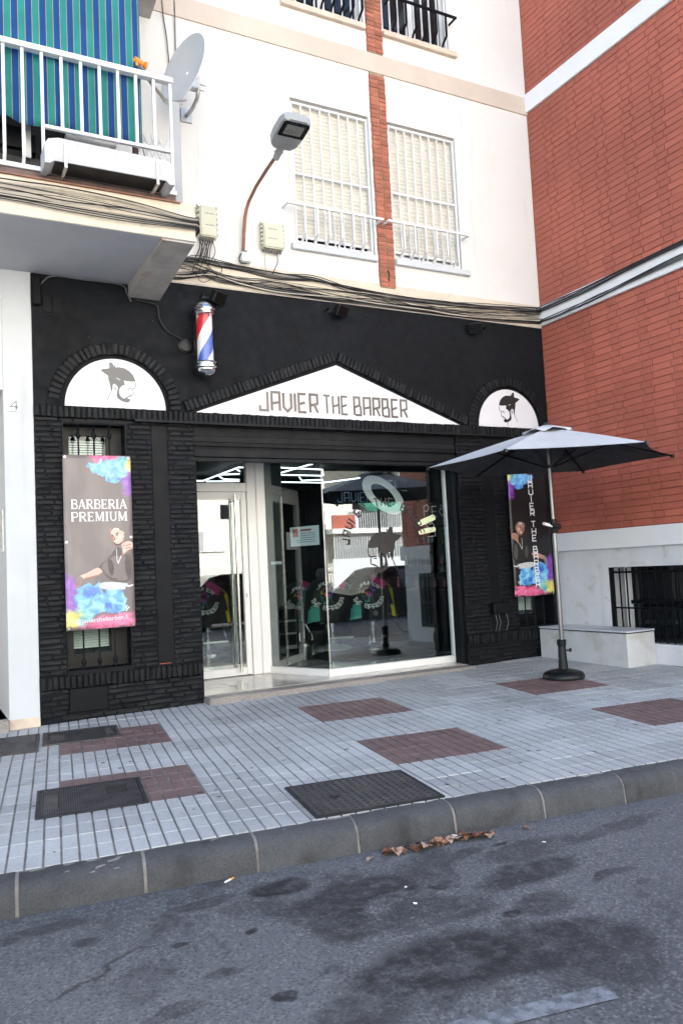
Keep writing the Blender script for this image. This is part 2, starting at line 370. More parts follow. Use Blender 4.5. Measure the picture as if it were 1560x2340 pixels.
road = tag(obj('road', rb, asphalt()), kind='structure')
def paintm():
    m, t, b = nodes('worn_road_paint'); P = wpos(t)
    f = ramp(t, noise(t, P, 14, 8, .72), .38, .62)
    t.links.new(mixc(t, f, (.085,.092,.108), (.215,.238,.27)), b.inputs['Base Color']); b.inputs['Roughness'].default_value = .7
    bp = N(t, 'ShaderNodeBump'); bp.inputs['Strength'].default_value = .7; bp.inputs['Distance'].default_value = .005
    t.links.new(noise(t, P, 120, 4), bp.inputs['Height']); t.links.new(bp.outputs[0], b.inputs['Normal'])
    return m
ln = MB(); prev = None
for i in range(26):                                       # one worn white stroke of a parking bay
    k = i/25; x = 1.16+.99*k; y = -5.60-.20*k; jw = .044
    a = PM.inverted() @ Vector((x, y, 0)); zz = WR + .004
    cur = (pv(a.x, a.y+jw, zz)[:], pv(a.x, a.y-jw, zz)[:])
    if prev: ln.quad(prev[1], cur[1], cur[0], prev[0])
    prev = cur
mk = obj('road_marking', ln, paintm(), road)

# ---- pavement
pb = MB(); pb.quad((-9,VK,-.0062),(9,VK,-.0062),(9,2.2,-.0062),(-9,2.2,-.0062))
pave = link('pavement', mesh(pb, 'pavement', [M_joint])); pave.matrix_world = PM
tag(pave, kind='structure')
def tile_mesh(mtop, name, seed, mj=None):
    r = random.Random(seed); b = MB(); pu, pvv = TU/5, TV/2
    for i in range(5):
        for j in range(2):
            gx = .0050; gy = .0045
            x0, x1, y0, y1 = i*pu+gx, (i+1)*pu-gx, j*pvv+gy, (j+1)*pvv-gy
            c = .0022; z = r.uniform(-.0008, .0008)
            vv = [(x0,y0,-.006),(x1,y0,-.006),(x1,y1,-.006),(x0,y1,-.006),(x0+c,y0+c,z),(x1-c,y0+c,z),(x1-c,y1-c,z),(x0+c,y1-c,z)]
            b.add(vv, [(4,5,6,7),(0,1,5,4),(1,2,6,5),(2,3,7,6),(3,0,4,7)])
    b.mi = 1                                              # almost flush cross joints of lighter mortar, paled for the light chamfers catch
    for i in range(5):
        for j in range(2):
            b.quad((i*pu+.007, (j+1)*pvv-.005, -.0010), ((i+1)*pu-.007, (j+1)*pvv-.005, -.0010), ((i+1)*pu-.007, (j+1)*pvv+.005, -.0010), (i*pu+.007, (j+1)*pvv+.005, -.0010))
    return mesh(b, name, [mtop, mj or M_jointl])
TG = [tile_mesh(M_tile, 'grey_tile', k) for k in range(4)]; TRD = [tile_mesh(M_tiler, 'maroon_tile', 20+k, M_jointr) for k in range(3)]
far_tiles = MB()
for i in range(-5, 16):
    for j in range(-4, 8):
        u0, v0 = UG + TU*i, VG - TV*(j+1)
        cpt = pv(u0+TU/2, v0+TV/2)
        if cpt.y > .28 or cpt.x > 7.9: continue
        red = (i % 5 in (0, 1)) and (j % 4 in (0, 1)) and j >= 0
        o = link('paving_tile', rnd.choice(TRD if red else TG)); o.parent = pave
        o.location = (u0+rnd.uniform(-.0012,.0012), v0+rnd.uniform(-.0012,.0012), rnd.uniform(-.0012, .0012)); o.rotation_euler = (rnd.uniform(-.002,.002), rnd.uniform(-.002,.002), rnd.uniform(-.003,.003))

# ---- kerb of separate stones
def kerb_mesh(L, seed):
    r = random.Random(seed); n_ = 0; prof = [(-.012,-.20),(-.012,0),(-.055,.001),(-.085,-.004),(-.112,-.016),(-.132,-.036),(-.145,-.062),(-.158,-.150),(-.158,-.24)]
    b = MB(); n = 11; vv = []
    for i in range(n):
        x = (L-.016)*i/(n-1) + .008
        for (y, z) in prof: vv.append((x, y + (r.uniform(-.005,.004) if -.15 < z < 0 else 0), z + (r.uniform(-.004,.003) if z > -.15 else 0)))
    ff = []
    m_ = len(prof)
    for i in range(n-1):
        for k in range(m_-1): ff.append((i*m_+k, (i+1)*m_+k, (i+1)*m_+k+1, i*m_+k+1)[::-1])
    ff.append(list(range(m_))); ff.append(list(range((n-1)*m_, n*m_))[::-1])
    b.add(vv, ff)
    me = mesh(b, 'kerb_stone', [M_kerb]); me.polygons.foreach_set('use_smooth', [True]*len(me.polygons)); me.set_sharp_from_angle(angle=R(40)); return me
kb = MB(); kb.prism([(-.013,-.16),(-.013,-.002),(-.06,-.004),(-.09,-.012),(-.118,-.028),(-.138,-.060),(-.151,-.15),(-.151,-.23)], lambda a, b_, d: (d, VK + a + .0, b_), -5, 12)
kerb = link('kerb', mesh(kb, 'kerb', [M_kjoint])); kerb.matrix_world = PM; tag(kerb, kind='structure')
kj = [-3.05,-2.48,-1.9,-1.33,-.76,-.19,.385,.961,1.542,2.102,2.65,3.228,3.805,4.37,4.94,5.51,6.09,6.66,7.23,7.8,8.37]
for a, b_ in zip(kj, kj[1:]):
    o = link('kerb_stone', kerb_mesh(b_-a, int(a*100))); o.parent = kerb; o.location = (a, VK, rnd.uniform(-.002,.002)); o.rotation_euler = (0, 0, rnd.uniform(-.004,.004))

# ================================================================== BRICKS
def brick_mesh(L, H, D, m, seed, c=.004, j=.0015):
    """a brick with its face in the local XZ plane at y=0 (front, towards -Y), origin at the centre"""
    r = random.Random(seed); J = lambda s=1: r.uniform(-j, j)*s
    x, z = L/2, H/2
    back = [(-x,D,-z),(x,D,-z),(x,D,z),(-x,D,z)]
    mid = [(-x+J(),c,-z+J()),(x+J(),c,-z+J()),(x+J(),c,z+J()),(-x+J(),c,z+J())]
    fr = [(-x+c+J(2),J(2),-z+c+J(2)),(x-c+J(2),J(2),-z+c+J(2)),(x-c+J(2),J(2),z-c+J(2)),(-x+c+J(2),J(2),z-c+J(2))]
    b = MB(); b.add(back+mid+fr, [(8,9,10,11)] + [(4+i, 4+(i+1)%4, 8+(i+1)%4, 8+i) for i in range(4)] + [(i, (i+1)%4, 4+(i+1)%4, 4+i) for i in range(4)])
    return mesh(b, 'brick', [m])
class Bricks:
    """lays bricks on a thing: the 300 that show largest are objects, the rest one joined part"""
    def __init__(s, parent, m, D, c, j): s.p = parent; s.m = m; s.D = D; s.c = c; s.j = j; s.items = []; s.cache = {}
    def add(s, L, H, M, vis=1.): s.items.append((round(L, 3), round(H, 3), M, vis))
    def get(s, L, H):
        k = (L, H)
        if k not in s.cache: s.cache[k] = [brick_mesh(L, H, s.D, s.m, hash(k) % 999 + q, s.c, s.j) for q in range(5)]
        return rnd.choice(s.cache[k])
    def build(s, limit=300):
        def key(it):
            p = it[2].translation; d = (p-CAM); n = it[2].to_3x3() @ Vector((0,-1,0))
            return -it[0]*it[1]*it[3]*max(.02, -(d.normalized().dot(n)))/d.length_squared
        s.items.sort(key=key); off = wloc(s.p); rest = MB()
        for q, (L, H, M, vis) in enumerate(s.items):
            me = s.get(L, H)
            if q < limit:
                o = link('brick', me); o.parent = s.p; mm = M.copy(); mm.translation -= off; o.matrix_local = mm
            else:
                b0 = len(rest.v); rest.v += [(M @ v.co)[:] for v in me.vertices]
                for p in me.polygons: rest.f.append([i+b0 for i in p.vertices]); rest.m.append(0)
        if rest.v: tag(obj('brick_field', rest, s.m, s.p), kind='stuff')
def lay(br, x0, x1, z0, z1, pitch, Ls, Lh, frame, joint=.009, holes=(), bond='mix', prot=.0, jz=.0):
    """courses of bricks in a facade rectangle; frame(a,z) -> matrix"""
    z = z0; row = 0
    while z + pitch*.6 <= z1:
        a = x0 - (rnd.uniform(.02, Ls*.8) if bond == 'mix' else (0 if row % 2 == 0 else (Lh+joint)*.75 - 0.001 + Lh*.0)); k = row
        while a < x1:
            L = (Ls if (k % 2 == 0) else Lh) if bond == 'flemish' else (Ls if rnd.random() < .62 else Lh)
            b0, b1 = max(a, x0), min(a+L, x1)
            segs = [(b0, b1)]
            for (h0, h1, hz0, hz1) in holes:
                if z + pitch*.5 > hz0 and z + pitch*.5 < hz1:
                    ns = []
                    for s0, s1 in segs:
                        if s1 <= h0 or s0 >= h1: ns.append((s0, s1)); continue
                        if s0 < h0: ns.append((s0, h0))
                        if s1 > h1: ns.append((h1, s1))
                    segs = ns
            for s0, s1 in segs:
                if s1 - s0 > .02:
                    Lq = s1-s0 if abs((s1-s0)-L) > .002 else L
                    M = frame((s0+s1)/2, z+pitch/2) @ Matrix.Translation((0, -prot-rnd.uniform(-jz, jz), rnd.uniform(-.001,.001))) @ Matrix.Rotation(rnd.uniform(-.006,.006), 4, 'Y')
                    br.add(Lq if abs(Lq-L) < .002 else round(Lq, 2), pitch-joint, M)
            a += L + joint; k += 1
        z += pitch; row += 1

# ---- wall sheets with openings
def wall_holes(b, x0, x1, z0, z1, y, depth, holes, fx=None):
    """front face at y with openings, each with reveals running 'depth' back"""
    xs = sorted({x0, x1, *[h[i] for h in holes for i in (0, 1) if x0 < h[i] < x1]}); zs = sorted({z0, z1, *[h[i] for h in holes for i in (2, 3) if z0 < h[i] < z1]})
    T = fx or (lambda x, yy, z: (x, yy, z))
    for xa, xb in zip(xs, xs[1:]):
        for za, zb in zip(zs, zs[1:]):
            cx, cz = (xa+xb)/2, (za+zb)/2
            if any(h[0] < cx < h[1] and h[2] < cz < h[3] for h in holes): continue
            b.quad(T(xa,y,za), T(xb,y,za), T(xb,y,zb), T(xa,y,zb))
    for h in holes:
        a, c, d, e = h; yb = y + depth
        b.quad(T(a,y,d), T(a,yb,d), T(c,yb,d), T(c,y,d)); b.quad(T(a,y,e), T(c,y,e), T(c,yb,e), T(a,yb,e))
        b.quad(T(a,y,d), T(a,y,e), T(a,yb,e), T(a,yb,d)); b.quad(T(c,y,d), T(c,yb,d), T(c,yb,e), T(c,y,e))
def bars(b, xs, y, z0, z1, t): [b.box(x-t/2, x+t/2, y-t/2, y+t/2, z0, z1) for x in xs]

# ================================================================== APARTMENT HOUSE (white, above and left of the shop)
APT = thing('apartment_building', 'white rendered apartment house above the barber shop with shuttered barred windows and balcony', 'building', (-6, 0, 0))
W1 = (3.85, 4.885, 5.0, 6.725); W2 = (5.15, 6.155, 5.0, 6.725); W3 = (3.85, 4.885, 7.89, 9.65); W4 = (5.15, 6.155, 7.89, 9.65)
BD = (-.6, 1.75, 4.64, 6.9); DR = (-.55, .745, .10, 3.13); BD2 = (-.6, 1.75, 7.7, 9.9)
b = MB(); wall_holes(b, -16, 7.40, 4.365, 13.5, 0, .22, [W1, W2, W3, W4, BD, BD2]); wall_holes(b, -16, 1.012, -.3, 4.365, 0, 1.3, [DR])
b.quad((1.012,0,-.3),(1.012,.1,-.3),(1.012,.1,4.365),(1.012,0,4.365)); b.quad((-16,0,13.5),(7.4,0,13.5),(7.4,12,13.5),(-16,12,13.5)); b.quad((-16,12,-.3),(-16,12,13.5),(7.4,12,13.5),(7.4,12,-.3)); b.quad((-16,0,-.3),(-16,0,13.5),(-16,12,13.5),(-16,12,-.3))
b.quad((-16,.22,4.364),(7.4,.22,4.364),(7.4,12,4.364),(-16,12,4.364))
obj('wall', b, M_white, APT)
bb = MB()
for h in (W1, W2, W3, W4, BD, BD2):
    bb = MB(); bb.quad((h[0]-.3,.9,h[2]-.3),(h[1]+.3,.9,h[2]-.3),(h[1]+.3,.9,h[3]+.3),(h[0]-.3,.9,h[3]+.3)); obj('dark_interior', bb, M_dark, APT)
# pale skirting colour of the pillar beside the shop, a door reveal, its step
b = MB(); b.cbox(.745, 1.010, -.016, .02, -.06, 4.285, .006); pil = obj('pillar', b, M_whitelow, APT)
b = MB(); b.box(.7455,1.0105,-.0175,.01,-.05,.085); tag(obj('pillar_base', b, mat('ochre_stained_paint', (.60,.50,.40), .85, var=.12, vscale=9), APT))
b = MB(); b.cbox(-.6, .742, -.10, 1.2, -.05, .10, .01); obj('door_step', b, M_granite, APT)
b = MB(); b.box(-.55, .744, 1.15, 1.2, .10, 3.13); dd = obj('entrance_door', b, M_greybox, APT)
b = MB(); b.cbox(.725, .7445, .10, .14, 1.62, 2.02, .003); obj('letter_slot_frame', b, M_galv, APT)
# floor bands
b = MB(); b.box(2.3, 7.399, -.018, .0, 7.305, 7.545); obj('floor_band', b, M_cream, APT)
b = MB(); b.box(1.95, 7.399, -.010, .0, 4.372, 4.66); obj('cable_ledge', b, M_cornice, APT)
# brick column between the windows
COL = Bricks(APT, M_obrick, .06, .003, .0018)
b = MB(); b.box(4.925, 5.128, -.022, .05, 4.62, 7.30); b.box(4.925, 5.128, -.022, .05, 7.55, 10); obj('column_core', b, M_omortar, APT)
for (za, zb) in ((4.63, 7.29), (7.56, 9.2)):
    z = za; k = 0
    while z < zb - .03:
        for q, (xa, xb) in enumerate(((4.92, 5.022), (5.031, 5.134))):
            ov = rnd.uniform(-.006, .006)
            COL.add(.102, .045, Matrix.Translation((( xa+xb)/2+ov*.5, -.031+rnd.uniform(-.003,.003), z+.026)) @ Matrix.Rotation(rnd.uniform(-.012,.012), 4, 'Y'))
        z += .0548; k += 1
COL.build()
b = MB(); b.tube([(5.03,-.035,4.83),(5.03,-.05,4.80),(5.03,-.06,4.76),(5.025,-.05,4.72),(5.035,-.045,4.70)], .008, 6); obj('iron_hook', b, M_cblack, APT)

def slats(h, zbot, y=.085, pitch=.0475):
    """roller shutter: every slat a part"""
    r = thing_part('roller_shutter', APT)
    me = None; z = h[3] - .02; n = 0
    b = MB(); L = h[1]-h[0]-.06
    b.add([(-L/2,0,-pitch/2),(L/2,0,-pitch/2),(L/2,.0,-pitch/2+.006),(-L/2,0,-pitch/2+.006),(L/2,-.009,-.006),(-L/2,-.009,-.006),(L/2,-.009,.010),(-L/2,-.009,.010),(L/2,.002,pitch/2),(-L/2,.002,pitch/2)],
          [(0,1,2,3),(3,2,4,5),(5,4,6,7),(7,6,8,9)])
    me = mesh(b, 'slat', [M_shut])
    while z - pitch > zbot:
        o = link('slat', me); o.parent = r; o.location = Vector(((h[0]+h[1])/2, y, z-pitch/2)) - wloc(r); z -= pitch
    return r
def thing_part(name, parent, loc=None):
    o = bpy.data.objects.new(name, None); C.objects.link(o); o.parent = parent; o.empty_display_size = .05
    return o
def flat_window(h, gx0, gx1, shut=True, dark=False):
    """one barred window: frame, glass, shutter, inner grille, projecting guard, sill"""
    x0, x1, z0, z1 = h
    fr = MB(); t = .045
    for (a, c, d, e) in ((x0,x1,z1-t,z1),(x0,x1,z0,z0+t),(x0,x0+t,z0+t,z1-t),(x1-t,x1,z0+t,z1-t)): fr.box(a, c, .10, .15, d, e)
    w_ = obj('window', fr, M_walu, APT)
    if not shut:
        f2 = MB(); f2.box((x0+x1)/2-.035, (x0+x1)/2+.035, .105, .145, z0+t, z1-t); f2.box(x0+t, (x0+x1)/2-.035, .106, .144, z0+.62, z0+.67); obj('sash', f2, M_walu, w_)
    boxo('pane', M_frost if (shut and not dark) else M_darkglass, w_, x0+t, x1-t, .122, .13, z0+t, z1-t)
    if shut:
        slats(h, z0+.125)
        boxo('shutter_foot', M_walu, APT, x0+.03, x1-.03, .070, .09, z0+.105, z0+.135)
    g = thing_part('window_grille', APT)
    t = .02; fb = MB(); y = .03
    for (a, c, d, e) in ((x0+.01,x1-.01,z1-.055,z1-.03),(x0+.01,x1-.01,z0+.02,z0+.045),(x0+.01,x1-.01,(z0+z1)/2-.012-.02,(z0+z1)/2+.012-.02)): fb.box(a, c, y-.012, y+.012, d, e)
    for xx in (x0+.012, x1-.034): fb.box(xx, xx+.022, y-.0125, y+.0125, z0+.0, z1-.03)
    obj('grille_frame', fb, M_wmetal, g)
    n = 7; bar = MB(); bar.box(-.008,.008,-.008,.008, z0+.03-z0, z1-.04-z0); me = mesh(bar, 'grille_bar', [M_wmetal])
    for k in range(n):
        o = link('grille_bar', me); o.parent = g; o.location = Vector((x0+.02+(x1-x0-.04)*(k+1)/(n+1), y, z0)) - wloc(g)
    sb = MB(); sb.cbox(x0-.07 if x0 < 4 else x0+.0, x1+.01 if x0 < 4 else x1+.10, -.055, .02, z0-.082, z0-.012, .006); obj('window_sill', sb, M_whitelow if shut else M_stone, APT)
def guard(x0, x1, z0, zr, xs, m, end_plate):
    """projecting guard rail with kinked balusters"""
    g = thing_part('window_guard', APT)
    b = MB(); b.cbox(x0, x1, -.165, -.135, zr-.014, zr+.014, .003); b.box(x0+.004, x0+.02, -.135, .0, zr-.012, zr+.012); b.box(x1-.02, x1-.004, -.135, 0, zr-.012, zr+.012); obj('guard_rail', b, m, g)
    bb = MB(); t = .0105
    pts = [(-.15, zr-z0-.014), (-.15, .075), (-.075, .03), (-.045, -.01), (-.045, -.02)]
    poly = []
    for (ya, za), (yb, zb) in zip(pts, pts[1:]):
        d = Vector((yb-ya, zb-za)).normalized(); n = Vector((-d.y, d.x))*t
        bb.add([(-t,ya-n.x,za-n.y),(t,ya-n.x,za-n.y),(t,ya+n.x,za+n.y),(-t,ya+n.x,za+n.y),(-t,yb-n.x,zb-n.y),(t,yb-n.x,zb-n.y),(t,yb+n.x,zb+n.y),(-t,yb+n.x,zb+n.y)],
               [(0,1,2,3),(7,6,5,4),(0,4,5,1),(1,5,6,2),(2,6,7,3),(3,7,4,0)])
    me = mesh(bb, 'baluster', [m])
    for x in xs:
        o = link('baluster', me); o.parent = g; o.location = Vector((x, 0, z0)) - wloc(g)
flat_window(W1, 0, 0, dark=True); guard(3.685, 4.93, 5.0, 5.39, [3.90,4.055,4.21,4.365,4.52,4.672], M_wmetal, True)
flat_window(W2, 0, 0); guard(4.99, 6.19, 5.0, 5.39, [5.21,5.365,5.52,5.68,5.835,5.99], M_wmetal, True)
flat_window(W3, 0, 0, shut=False); guard(3.70, 4.85, 7.89, 8.25, [3.90,4.03,4.16,4.29,4.42,4.55,4.68,4.80], M_bsteel, True)
flat_window(W4, 0, 0, shut=False); guard(5.20, 6.19, 7.89, 8.25, [5.27,5.42,5.57,5.72,5.87,6.02], M_bsteel, True)

# ---- balconies: slab, tapered beam
def balcony(zb, full):
    bal = thing_part('balcony', APT)
    b = MB(); b.box(-4, 2.255, -1.25, -.001, zb, zb+.335); sl_ = obj('slab', b, [M_cornice], bal)
    b = MB(); b.box(-3.99, 2.245, -1.24, -.002, zb-.004, zb-.0005); obj('slab_soffit', b, M_soffit, bal)
    b = MB(); b.add([(1.95,-1.235,zb-.006),(2.25,-1.235,zb-.006),(2.26,-.001,zb-.006),(1.94,-.001,zb-.006),(1.955,-1.235,zb-.022),(2.245,-1.235,zb-.022),(2.26,-.001,zb-.135),(1.94,-.001,zb-.135)],
               [(0,3,2,1),(4,5,6,7)[::-1],(0,1,5,4),(1,2,6,5),(2,3,7,6),(3,0,4,7)]); obj('beam', b, M_beam, bal)
    if full:
        b = MB(); b.box(-4, 2.10, -1.20, -.01, zb+.337, zb+.41); obj('floor_edge', b, M_dark_tile, bal)
        b = MB(); b.box(-4, 2.12, -1.275, -1.255, zb+.322, zb+.333); obj('drip_edge', b, M_rust, bal)
    return bal
BAL = balcony(4.288, True); balcony(7.335, False)
rail = thing_part('balcony_railing', APT)
b = MB(); b.cbox(-4, 2.105, -1.235, -1.165, 5.745, 5.795, .006); obj('handrail', b, M_wmetal, rail)
b = MB(); b.cbox(-4, 2.11, -1.22, -1.18, 4.705, 4.745, .004); obj('bottom_rail', b, M_wmetal, rail)
b = MB(); b.cbox(.985, 2.085, -1.22, -1.18, 5.092, 5.122, .004); obj('middle_rail', b, M_wmetal, rail)
lb = MB(); lb.box(-.0125,.0125,-.0125,.0125,.10,1.03); lb.add([(-.0125,-.0125,.10),(.0125,-.0125,.10),(.0125,.0125,.10),(-.0125,.0125,.10),(-.0125,.03,.055),(.0125,.03,.055),(.0125,.055,.055),(-.0125,.055,.055)], [(0,1,2,3),(7,6,5,4),(0,4,5,1),(1,5,6,2),(2,6,7,3),(3,7,4,0)]); lb.box(-.0125,.0125,.029,.054,-.0,.056)
sbm = MB(); sbm.box(-.0125,.0125,-.0125,.0125,.39,1.03)
ml, ms = mesh(lb, 'baluster', [M_wmetal]), mesh(sbm, 'baluster', [M_wmetal])
for x in [-.55,-.40,-.24,-.09,.06,.22,.375,.53,.685,.832,.985]:
    o = link('baluster', ml); o.parent = rail; o.location = Vector((x, -1.2, 4.72)) - wloc(rail)
for x in [1.142,1.302,1.458,1.615,1.772,1.93]:
    o = link('baluster', ms); o.parent = rail; o.location = Vector((x, -1.2, 4.72)) - wloc(rail)
b = MB(); b.box(2.068,2.094,-1.213,-1.187,4.746,5.744); obj('corner_post', b, M_wmetal, rail)
b = MB(); b.cbox(2.098, 2.168, -1.19, -1.165, 4.63, 5.60, .004); obj('privacy_post', b, M_lampg, rail)

# ================================================================== BARBER SHOP FRONT (black)
SHOP = thing('barber_shop', 'black painted brick barber shop front with glass entrance between two brick piers', 'shop', (4.2, 0, .05))
HL = (1.275, 1.862, .475, 2.832); HR = (6.70, 7.285, .475, 2.832); OP = (2.56, 5.905, -.4, 2.86)
b = MB(); wall_holes(b, 1.0125, 7.399, -.4, 4.364, 0, .28, [HL, HR, OP]); obj('wall', b, M_black, SHOP)
BB = Bricks(SHOP, M_bbrick, .04, .0075, .0020)
FR = lambda a, z: Matrix.Translation((a, 0, z))
PIT = .0502
for (x0, x1, st, hl) in ((1.016, 2.572, (2.128, 2.285), HL), (5.895, 7.39, (6.28, 6.43), HR)):
    hol = [(hl[0]-.012, hl[1]+.012, hl[2]-.06, hl[3]+.02), (st[0]-.006, st[1]+.006, .45, 2.83)]
    lay(BB, x0, x1, .435, 2.875, PIT, .245, .118, FR, .0085, hol, 'mix', .009, .004)
    z0 = gz(x0, 0) - .04
    mh = [(1.27, 1.625, .08, .31)] if x0 < 2 else []
    lay(BB, x0, x1, z0, .31, PIT, .245, .118, FR, .0085, mh, 'mix', .010, .004)
    x = x0 + .027
    while x < x1:                                         # soldier course at the base
        BB.add(.044, .118, FR(x, .372) @ Matrix.Translation((0, -.045-rnd.uniform(-.005,.005), rnd.uniform(-.004,.004))) @ Matrix.Rotation(rnd.uniform(-.03,.03), 4, 'Y')); x += .0535
    b = MB(); b.box(x0-.002, x1, -.012, .01, -.1, 2.88) if False else b.box(x0, x1-.005, -.030, -.001, .322, .424); obj('soldier_core', b, M_bmortar, SHOP)
    b = MB(); b.cbox(st[0], st[1], -.006, .0, .455, 2.84, .002); obj('flat_strip', b, M_bsteel, SHOP)
    b = MB(); b.box(st[0]+.01, st[1]-.03, -.0075, -.0062, .453, .459); obj('strip_foot', b, M_redink if x0 < 2 else M_bsteel, SHOP)
x = 1.04
while x < 7.39:                                           # soldier course over the openings
    BB.add(.044, .112, FR(x, 2.944) @ Matrix.Translation((0, -.040-rnd.uniform(-.004,.004), rnd.uniform(-.004,.004))) @ Matrix.Rotation(rnd.uniform(-.03,.03), 4, 'Y'), 1.15); x += .0535
b = MB(); b.box(1.014, 7.395, -.028, -.001, 2.893, 2.995); obj('soldier_core', b, M_bmortar, SHOP)
b = MB(); b.box(1.95, 6.76, -.075, -.002, 2.872, 2.886); b.box(1.95, 6.76, -.079, -.0755, 2.868, 2.892); obj('canopy_edge', b, M_dsteel, SHOP)
for (cx, r0) in ((1.79, .535), (6.735, .525)):            # brick arches over the round signs
    n = 33
    for k in range(n):
        th = PI*(k+.5)/n
        M = Matrix.Translation((cx + (r0+.06+rnd.uniform(-.006,.006))*math.cos(th), -.032-rnd.uniform(-.010,.008), 3.004 + (r0+.06)*math.sin(th))) @ Matrix.Rotation(-(th-PI/2)+rnd.uniform(-.03,.03), 4, 'Y')
        BB.add(.046, .115, M, 1.1)
    b = MB(); m = 40; core = [((r0+.005+.105*q)*math.cos(PI*k/m), (r0+.005+.105*q)*math.sin(PI*k/m)) for q in (0, 1) for k in range(m+1)]
    for k in range(m):
        a0, a1, c0, c1 = core[k], core[k+1], core[m+1+k], core[m+2+k]
        P_ = lambda p, y: (cx+p[0], y, 3.0+p[1])
        b.quad(P_(c1,-.022), P_(a1,-.022), P_(a0,-.022), P_(c0,-.022)); b.quad(P_(a0,-.022), P_(a1,-.022), P_(a1,0), P_(a0,0)); b.quad(P_(c1,-.022), P_(c0,-.022), P_(c0,0), P_(c1,0))
    obj('arch_core', b, M_bmortar, SHOP)
AP = Vector((4.278, 3.665)); 
for (ex, sgn) in ((2.50, -1), (6.06, 1)):                 # brick gable
    E0 = Vector((ex, 2.995)); d = (AP-E0) if sgn < 0 else (E0-AP); Ln = d.length; d.normalize(); nr = Vector((-d.y, d.x)); st0 = E0 if sgn < 0 else AP
    ang = math.atan2(d.y, d.x); n = int(Ln/.0525)
    for k in range(n):
        p = st0 + d*((k+.5)*Ln/n) + nr*.062
        BB.add(.045, .115, Matrix.Translation((p.x, -.034-rnd.uniform(-.005,.005), p.y)) @ Matrix.Rotation(-ang+rnd.uniform(-.03,.03), 4, 'Y'), 1.1)
    b = MB(); q = [st0+nr*.008, st0+d*Ln+nr*.008, st0+d*Ln+nr*.11, st0+nr*.11]; b.prism([(p.x, p.y) for p in q], XZ(), -.022, .0); obj('gable_core', b, M_bmortar, SHOP)
BB.build()
b = MB(); b.box(1.016, 2.57, -.009, -.0005, -.1, 2.88) if False else None
b = MB(); b.cbox(1.272, 1.622, -.030, .0, .085, .305, .004); mb_ = obj('meter_door', b, M_bsteel, SHOP)
b = MB(); b.box(1.276, 1.618, -.0315, -.0302, .194, .197); b.tube([(1.585,-.031,.2),(1.585,-.036,.2)], .012, 8); obj('latch', b, M_bsteel, mb_)

# ---- pier windows: recess, dark frame, blind, three turned bars, sill
def pier_window(h, blind):
    x0, x1, z0, z1 = h; y = .16; t = .085
    b = MB()
    for (a, c, d, e) in ((x0,x1,z1-t,z1),(x0,x1,z0,z0+.13),(x0,x0+t*.9,z0+.13,z1-t),(x1-.15,x1,z0+.13,z1-t)): b.box(a, c, y, y+.06, d, e)
    w_ = obj('window', b, M_brownframe if x0 < 3 else M_bsteel, SHOP)
    boxo('pane', M_glass2, w_, x0+t*.9, x1-.15, y+.025, y+.033, z0+.13, z1-t)
    bl = thing_part('window_blind', SHOP)
    sb = MB(); L = (x1-x0)-.25
    sb.add([(-L/2,-.012,-.009),(L/2,-.012,-.009),(L/2,.012,.009),(-L/2,.012,.009),(-L/2,-.012,-.0115),(L/2,-.012,-.0115),(L/2,.012,.0065),(-L/2,.012,.0065)], [(0,1,2,3),(7,6,5,4),(0,4,5,1)])
    me = mesh(sb, 'blind_slat', [M_blind]); z = z1 - .13
    while z > z0 + (.19 if blind else .3):
        o = link('blind_slat', me); o.parent = bl; o.location = Vector(((x0+x1)/2-.035, y+.09, z)) - wloc(bl); z -= .0245
    bk = MB(); bk.quad((x0-.02,y+.16,z0),(x1+.02,y+.16,z0),(x1+.02,y+.16,z1),(x0-.02,y+.16,z1)); obj('backing', bk, M_dark, SHOP)
    g = thing_part('window_grille', SHOP)
    gb = MB(); H = z1-z0
    gb.lathe([(.022,0),(.024,.012),(.013,.02),(.012,.035),(.020,.045),(.023,.062),(.018,.082),(.010,.092),(.0085,.105),(.0085,H-.15),(.010,H-.14),(.020,H-.125),(.024,H-.105),(.019,H-.088),(.011,H-.078),(.011,H-.0)], n=10)
    me = mesh(gb, 'grille_bar', [M_bsteel]); me.polygons.foreach_set('use_smooth', [True]*len(me.polygons))
    for k in range(3):
        o = link('grille_bar', me); o.parent = g; o.location = Vector((x0+.145+k*.148, .03, z0+.004)) - wloc(g)
    b = MB(); b.cbox(x0-.02, x1+.03, -.035, .16, z0-.05, z0+.002, .006); obj('window_sill', b, M_bsteel, SHOP)
    b = MB(); b.box(x0-.012, x0, -.012, .0, z0, z1+.012); b.box(x1, x1+.012, -.012, .0, z0, z1+.012); b.box(x0-.012, x1+.012, -.0125, .0, z1+.0125, z1+.024); obj('window_trim', b, M_dsteel, SHOP)
pier_window(HL, True); pier_window(HR, True)

